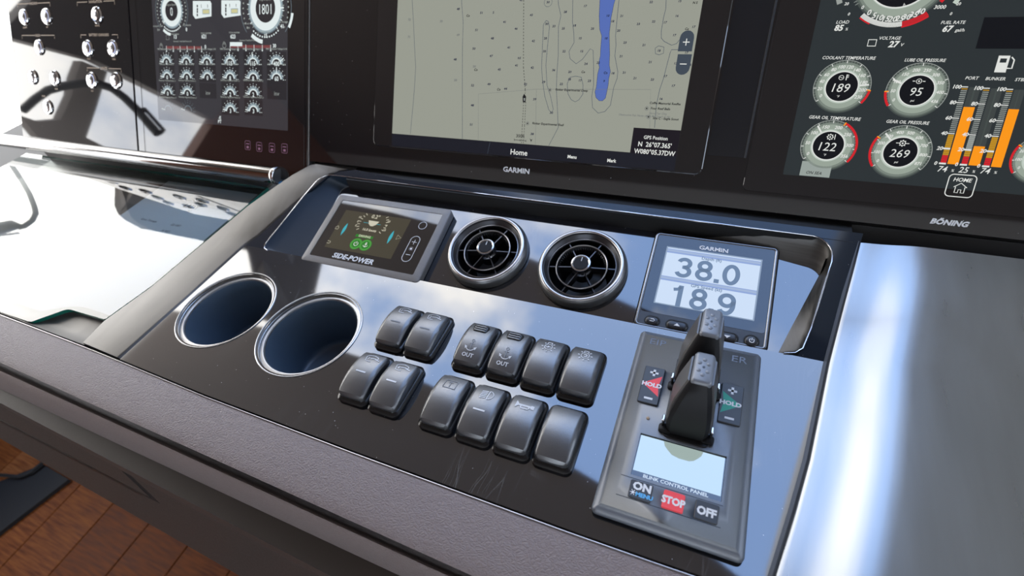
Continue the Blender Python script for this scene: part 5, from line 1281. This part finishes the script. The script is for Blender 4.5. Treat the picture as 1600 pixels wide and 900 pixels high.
D = Draw(P0, 0, 0, HH-1.48); D.L(1); D.rect(scx0+.6, scy0+4.2, scx1-.8, scy1-.6, 's_hlcd'); D.L(1); D.rect(scx0+.6, scy0+.4, scx1-.8, scy0+4.0, 's_hband'); D.build('lit_screen', ch)
D = Draw(P0, 0, 0, HH-1.48); D.L(2); D.text(((scx0+scx1)/2, scy0+2.2), 'BLINK CONTROL PANEL', 2.3, 's_lcd', bold=.03, sx=1.15); D.build('screen_lettering', ch)
D = Draw(P0, 0, 0, HH+.02); D.L(1)
D.text((267.5, 126.5), 'EIP', 6.0, 'print_ghost', bold=.0, sx=1.25); D.build('ghost_lettering', ch); D = Draw(P0, 0, 0, HH+.02); D.L(1); D.text((330.5, 126.5), 'ER', 6.0, 'print_ghost', bold=.0, sx=1.25)
D.build('ghost_lettering', ch); D = Draw(P0, 0, 0, HH+.02); D.L(1)
D.line([(hcx-34, 7.2-0.6), (hcx+32, 7.2-0.6)], .5, 'head_dark'); D.line([(hcx-34, -7.6), (hcx+32, -7.6)], .5, 'head_dark')
D.build('key_bay_lines', ch)
# hold keys
def key(x0, x1, y0, y1, m, h=1.3, name='key'):
    mb = MB(); mb.slab(rrect(x1-x0, y1-y0, 1.2, (x0+x1)/2, (y0+y1)/2), [(0, HH-.6), (0, HH+h-.5), (.5, HH+h)], m); return mb.build(name, ch, None, 30)
for x0, x1, y0, y1, colr, sg in ((262.6, 278.2, 66.0, 100.2, 'red_print', -1), (320.2, 335.8, 66.2, 100.4, 'green_print', 1)):
    k_ = key(x0, x1, y0, y1, 'key_dark', 1.6); cx_, cy_ = (x0+x1)/2, (y0+y1)/2
    D = Draw(P0, 0, 0, HH+1.62); D.L(1)
    D.poly([(cx_+sg*7.0, cy_), (cx_-sg*6.6, cy_+9.5), (cx_-sg*5.2, cy_), (cx_-sg*6.6, cy_-9.5)], colr)
    D.L(2); D.text((cx_-sg*.3, cy_), 'HOLD', 3.4, 'print_white', bold=.05, sx=1.1)
    D.rect(cx_-3.2, cy_+10.4, cx_+3.2, cy_+12.2, 'print_white'); D.rect(cx_-.9, cy_+8.2, cx_+.9, cy_+14.4, 'print_white')
    D.rect(cx_-3.2, cy_-13.6, cx_+3.2, cy_-11.8, 'print_white')
    o = D.build('print', k_); tag(o, 'red arrow, plus, minus and HOLD' if sg < 0 else 'green arrow, plus, minus and HOLD')
for x0, x1, m, txt in ((272.2, 287.2, 'key_dark', 'ON'), (294.2, 307.8, 'red_print', 'STOP'), (314.4, 328.8, 'key_dark', 'OFF')):
    k_ = key(x0, x1, -7.0, 5.6, m, 1.0); D = Draw(P0, 0, 0, HH+1.02); D.L(1); cx_ = (x0+x1)/2
    if txt == 'ON':
        D.text((cx_+.5, 1.9), 'ON', 5.0, 'print_white', bold=.05, sx=1.05); D.text((cx_+3, -3.6), 'MENU', 2.6, 'blue_print', bold=.05, sx=1.1); D.disc((cx_-4.6, -3.2), 1.0, 'print_white', 10)
        for j in range(6): t2 = math.pi*j/3; D.line([(cx_-4.6+1.2*math.cos(t2), -3.2+1.2*math.sin(t2)), (cx_-4.6+2*math.cos(t2), -3.2+2*math.sin(t2))], .5, 'print_white')
    else: D.text((cx_, -.8), txt, 4.6 if txt == 'STOP' else 5.0, 'print_white', bold=.05, sx=.92)
    D.build('print', k_)
mb = MB(); mb.lathe([(1.2, HH), (1.2, HH+.6), (.01, HH+.9)], 'print_tan', 12, (273.5, 54.5, 0)); mb.build('indicator', ch, None, 40)
# levers: paddles narrow at the cap and spreading to a foot
def lever(y_top0, y_top1, ztp, y_base0, y_base1):
    mb = MB(); rings = []
    for f in (0, .1, .25, .45, .7, .9, 1.0):
        z = HH+1.5+(ztp-HH-1.5)*f
        wl = 18.0-12.0*f**1.7-2.5*(1-f)**4; wr = 13.5-6.3*f**1.8-2.0*(1-f)**4
        ya = y_base0+(y_top0-y_base0)*f-3.2*math.sin(math.pi*f)*1.2; yb = y_base1+(y_top1-y_base1)*f
        cxl = 303.2
        r_ = 2.6
        rings.append([(cxl-wl+r_, ya, z), (cxl+wr-r_, ya, z), (cxl+wr, ya+r_, z), (cxl+wr, yb-r_, z), (cxl+wr-r_, yb, z), (cxl-wl+r_, yb, z), (cxl-wl, yb-r_, z), (cxl-wl, ya+r_, z)])
    mb.loft(rings, 'lever_black'); L_ = mb.build('throttle_lever', ch, None, 40)
    # ribbed side plates
    for sg in (-1, 1):
        mb = MB(); V = []
        for f in (0.12, .35, .6, .97):
            z = HH+1.5+(ztp-HH-1.5)*f
            w_ = (18.0-12.0*f**1.7-2.5*(1-f)**4) if sg < 0 else (13.5-6.3*f**1.8-2.0*(1-f)**4)
            ya = y_base0+(y_top0-y_base0)*f+2; yb = y_base1+(y_top1-y_base1)*f-2
            V.append([(303.2+sg*(w_+.0), ya, z), (303.2+sg*(w_+1.1), ya+1.2, z), (303.2+sg*(w_+1.1), yb-1.2, z), (303.2+sg*w_, yb, z)])
        mb.loft(V, 'lever_side'); p_ = mb.build('side_plate', L_, None, 30)
    mb = MB(); 
    cx_ = 303.9; wT = 13.4; hT = y_top1-y_top0
    mb.slab(rrect(wT, hT+.6, 3.0, cx_, (y_top0+y_top1)/2), [(-.3, ztp-3.0), (0, ztp-.2), (.6, ztp+1.2), (1.8, ztp+1.9)], 'lever_cap'); tag(mb.build('cap', L_, None, 40), 'grey studded cap')
    mb = MB(); cyc = (y_top0+y_top1)/2
    for j in range(6):
        t2 = math.pi/2+math.pi*j/3
        mb.lathe([(1.6, ztp+1.7), (1.4, ztp+2.1), (.7, ztp+2.4), (.01, ztp+2.5)], 'lever_cap', 12, (cx_+3.4*math.cos(t2)*1.0, cyc+6.2*math.sin(t2), 0))
    mb.lathe([(.9, ztp+1.7), (.9, ztp+2.1), (.01, ztp+2.1)], 'head_dark', 10, (cx_, cyc, 0))
    tag(mb.build('stud_pattern', L_, None, 40), kind='stuff')
    for sg in (-1, 1):
        w_ = 18.6 if sg < 0 else 14.4
        mb = MB(); mb.slab(rrect(2.0, 5.0, .9, 303.2+sg*w_, y_base0+6), [(0, HH+1), (0, HH+10.2), (.5, HH+10.8)], 'satin_chrome'); mb.build('bracket', L_, None, 0)
        mb = MB(); mb.slab(rrect(9, 7, 2.5, 303.2+sg*(w_-2), y_base0+2.5), [(0, HH+.02), (0, HH+2.6), (1, HH+3.4)], 'lever_black'); mb.build('foot_pad', L_, None, 40)
    return L_
lever(58.5, 83.5, 62, 46.5, 76)
lever(99.5, 124.5, 62, 84, 112)
mb = MB(); mb.slab(rrect(33, 74, 5, 301.5, 80), [(0, HH-.1), (0, HH+.7), (.5, HH+1.0)], 'head_dark'); mb.build('lever_gate', ch, None, 30)

# ================================================================== BELOW AND BEYOND
fr_ = Frame((0, 0, -850))
pp = [fr_.uv(*q) for q in [(-60, 790), (0, 757), (72, 728), (112, 752), (0, 838), (-60, 880)]]
mb = MB(); k = len(pp); cx_ = sum(p[0] for p in pp)/k; cy_ = sum(p[1] for p in pp)/k
mb.loft([[(x-cx_, y-cy_, z) for x, y in pp] for z in (0, 12)], 'rubber')  # thin flat black shape on the planks
o = mb.build('black_slab', None, Matrix.Translation((cx_/1000, cy_/1000, Z0-.85)), 0); tag(o, 'flat black slab lying on the teak floor below the console', 'mat')
path = [(-60, 735), (-10, 745), (20, 748), (40, 750), (58, 742), (75, 728)]
mb = MB(); P_ = [fr_.uv(*q) for q in path]; mb.tube([(p[0], p[1], -829) for p in P_], 5, 'rubber', 10)
o = mb.build('power_cable', None, Matrix.Translation((0, 0, Z0)), 50); tag(o, 'thin black cable running over the black slab on the floor', 'cable')
# windshield wiper outside to port, met in the reflection of the glass lid
def refpt(px, py, dist, n=(0, 0, 1), o_=(0, 0, 0)):
    d = ray(px, py); d = d/np.linalg.norm(d); n = np.array(n, float); P = CAM_C+d*(((np.array(o_)-CAM_C) @ n)/(d @ n)); r = d-2*(d @ n)*n
    return P+r*dist
wt = thing('windshield_wiper', 'grey curved wiper arm outside the windshield, mirrored in the glass lid', 'wiper', Matrix.Translation((0, 0, Z0)))
mb = MB(); pts = [refpt(x, y, 1500) for x, y in ((-60, 130), (0, 228), (18, 258), (34, 282), (46, 303), (53, 320), (56, 333), (50, 345), (38, 353), (28, 356))]
mb.tube(pts, 9, 'lever_side', 12); mb.build('wiper_arm', wt, None, 60)
mb = MB(); mb.tube([refpt(x, y, 1495) for x, y in ((34, 353), (20, 352), (0, 357), (-50, 368))], [6, 19, 22, 22], 'lever_side', 12); mb.build('wiper_pivot', wt, None, 60)
mb = MB(); mb.tube([refpt(x, y, 1490) for x, y in ((30, 364), (0, 368), (-50, 377))], 4, 'white_metal', 8); mb.build('blade', wt, None, 60)
# arm and post seen mirrored in the display faces to port
nb = PB.n
wt = thing('port_wiper', 'black curved wiper arm outside the port window, mirrored in the button panel', 'wiper', Matrix.Translation((0, 0, Z0)))
mb = MB(); pts = [refpt(x, y, 1150, PB.n, PB.o) for x, y in ((36, 172), (55, 155), (75, 141), (100, 134), (130, 130), (155, 131), (175, 138), (195, 153), (212, 170), (222, 180))]
mb.tube(pts, 13, 'rubber', 12); mb.build('wiper_arm', wt, None, 60)
mb = MB(); mb.tube([refpt(x, y, 1150, PB.n, PB.o) for x, y in ((220, 174), (250, 207))], 21, 'rubber', 12); mb.build('wiper_head', wt, None, 60)
mb = MB(); mb.tube([refpt(x, y, 1120, PB.n, PB.o) for x, y in ((228, 176), (252, 203))], 3.5, 'chrome', 8); mb.build('bright_trim', wt, None, 60)
P1 = [refpt(x, y, 1250, PB.n, PB.o) for x, y in ((128, 95), (168, 112), (152, 165), (135, 215), (175, 235), (60, 215), (30, 180), (60, 190), (95, 187), (112, 150), (118, 120))]
mb = MB(); k = len(P1)
mb.add([tuple(p) for p in P1]+[tuple(p+np.array([-50, 0, 0])) for p in P1], [tuple(range(k)), tuple(range(2*k-1, k-1, -1))]+[(j, j+k, (j+1) % k+k, (j+1) % k) for j in range(k)], 'wall_paint')
o = mb.build('trim_4', None, Matrix.Translation((0, 0, Z0)), 0); tag(o, 'forked port window post', 'window frame', None, 'structure')
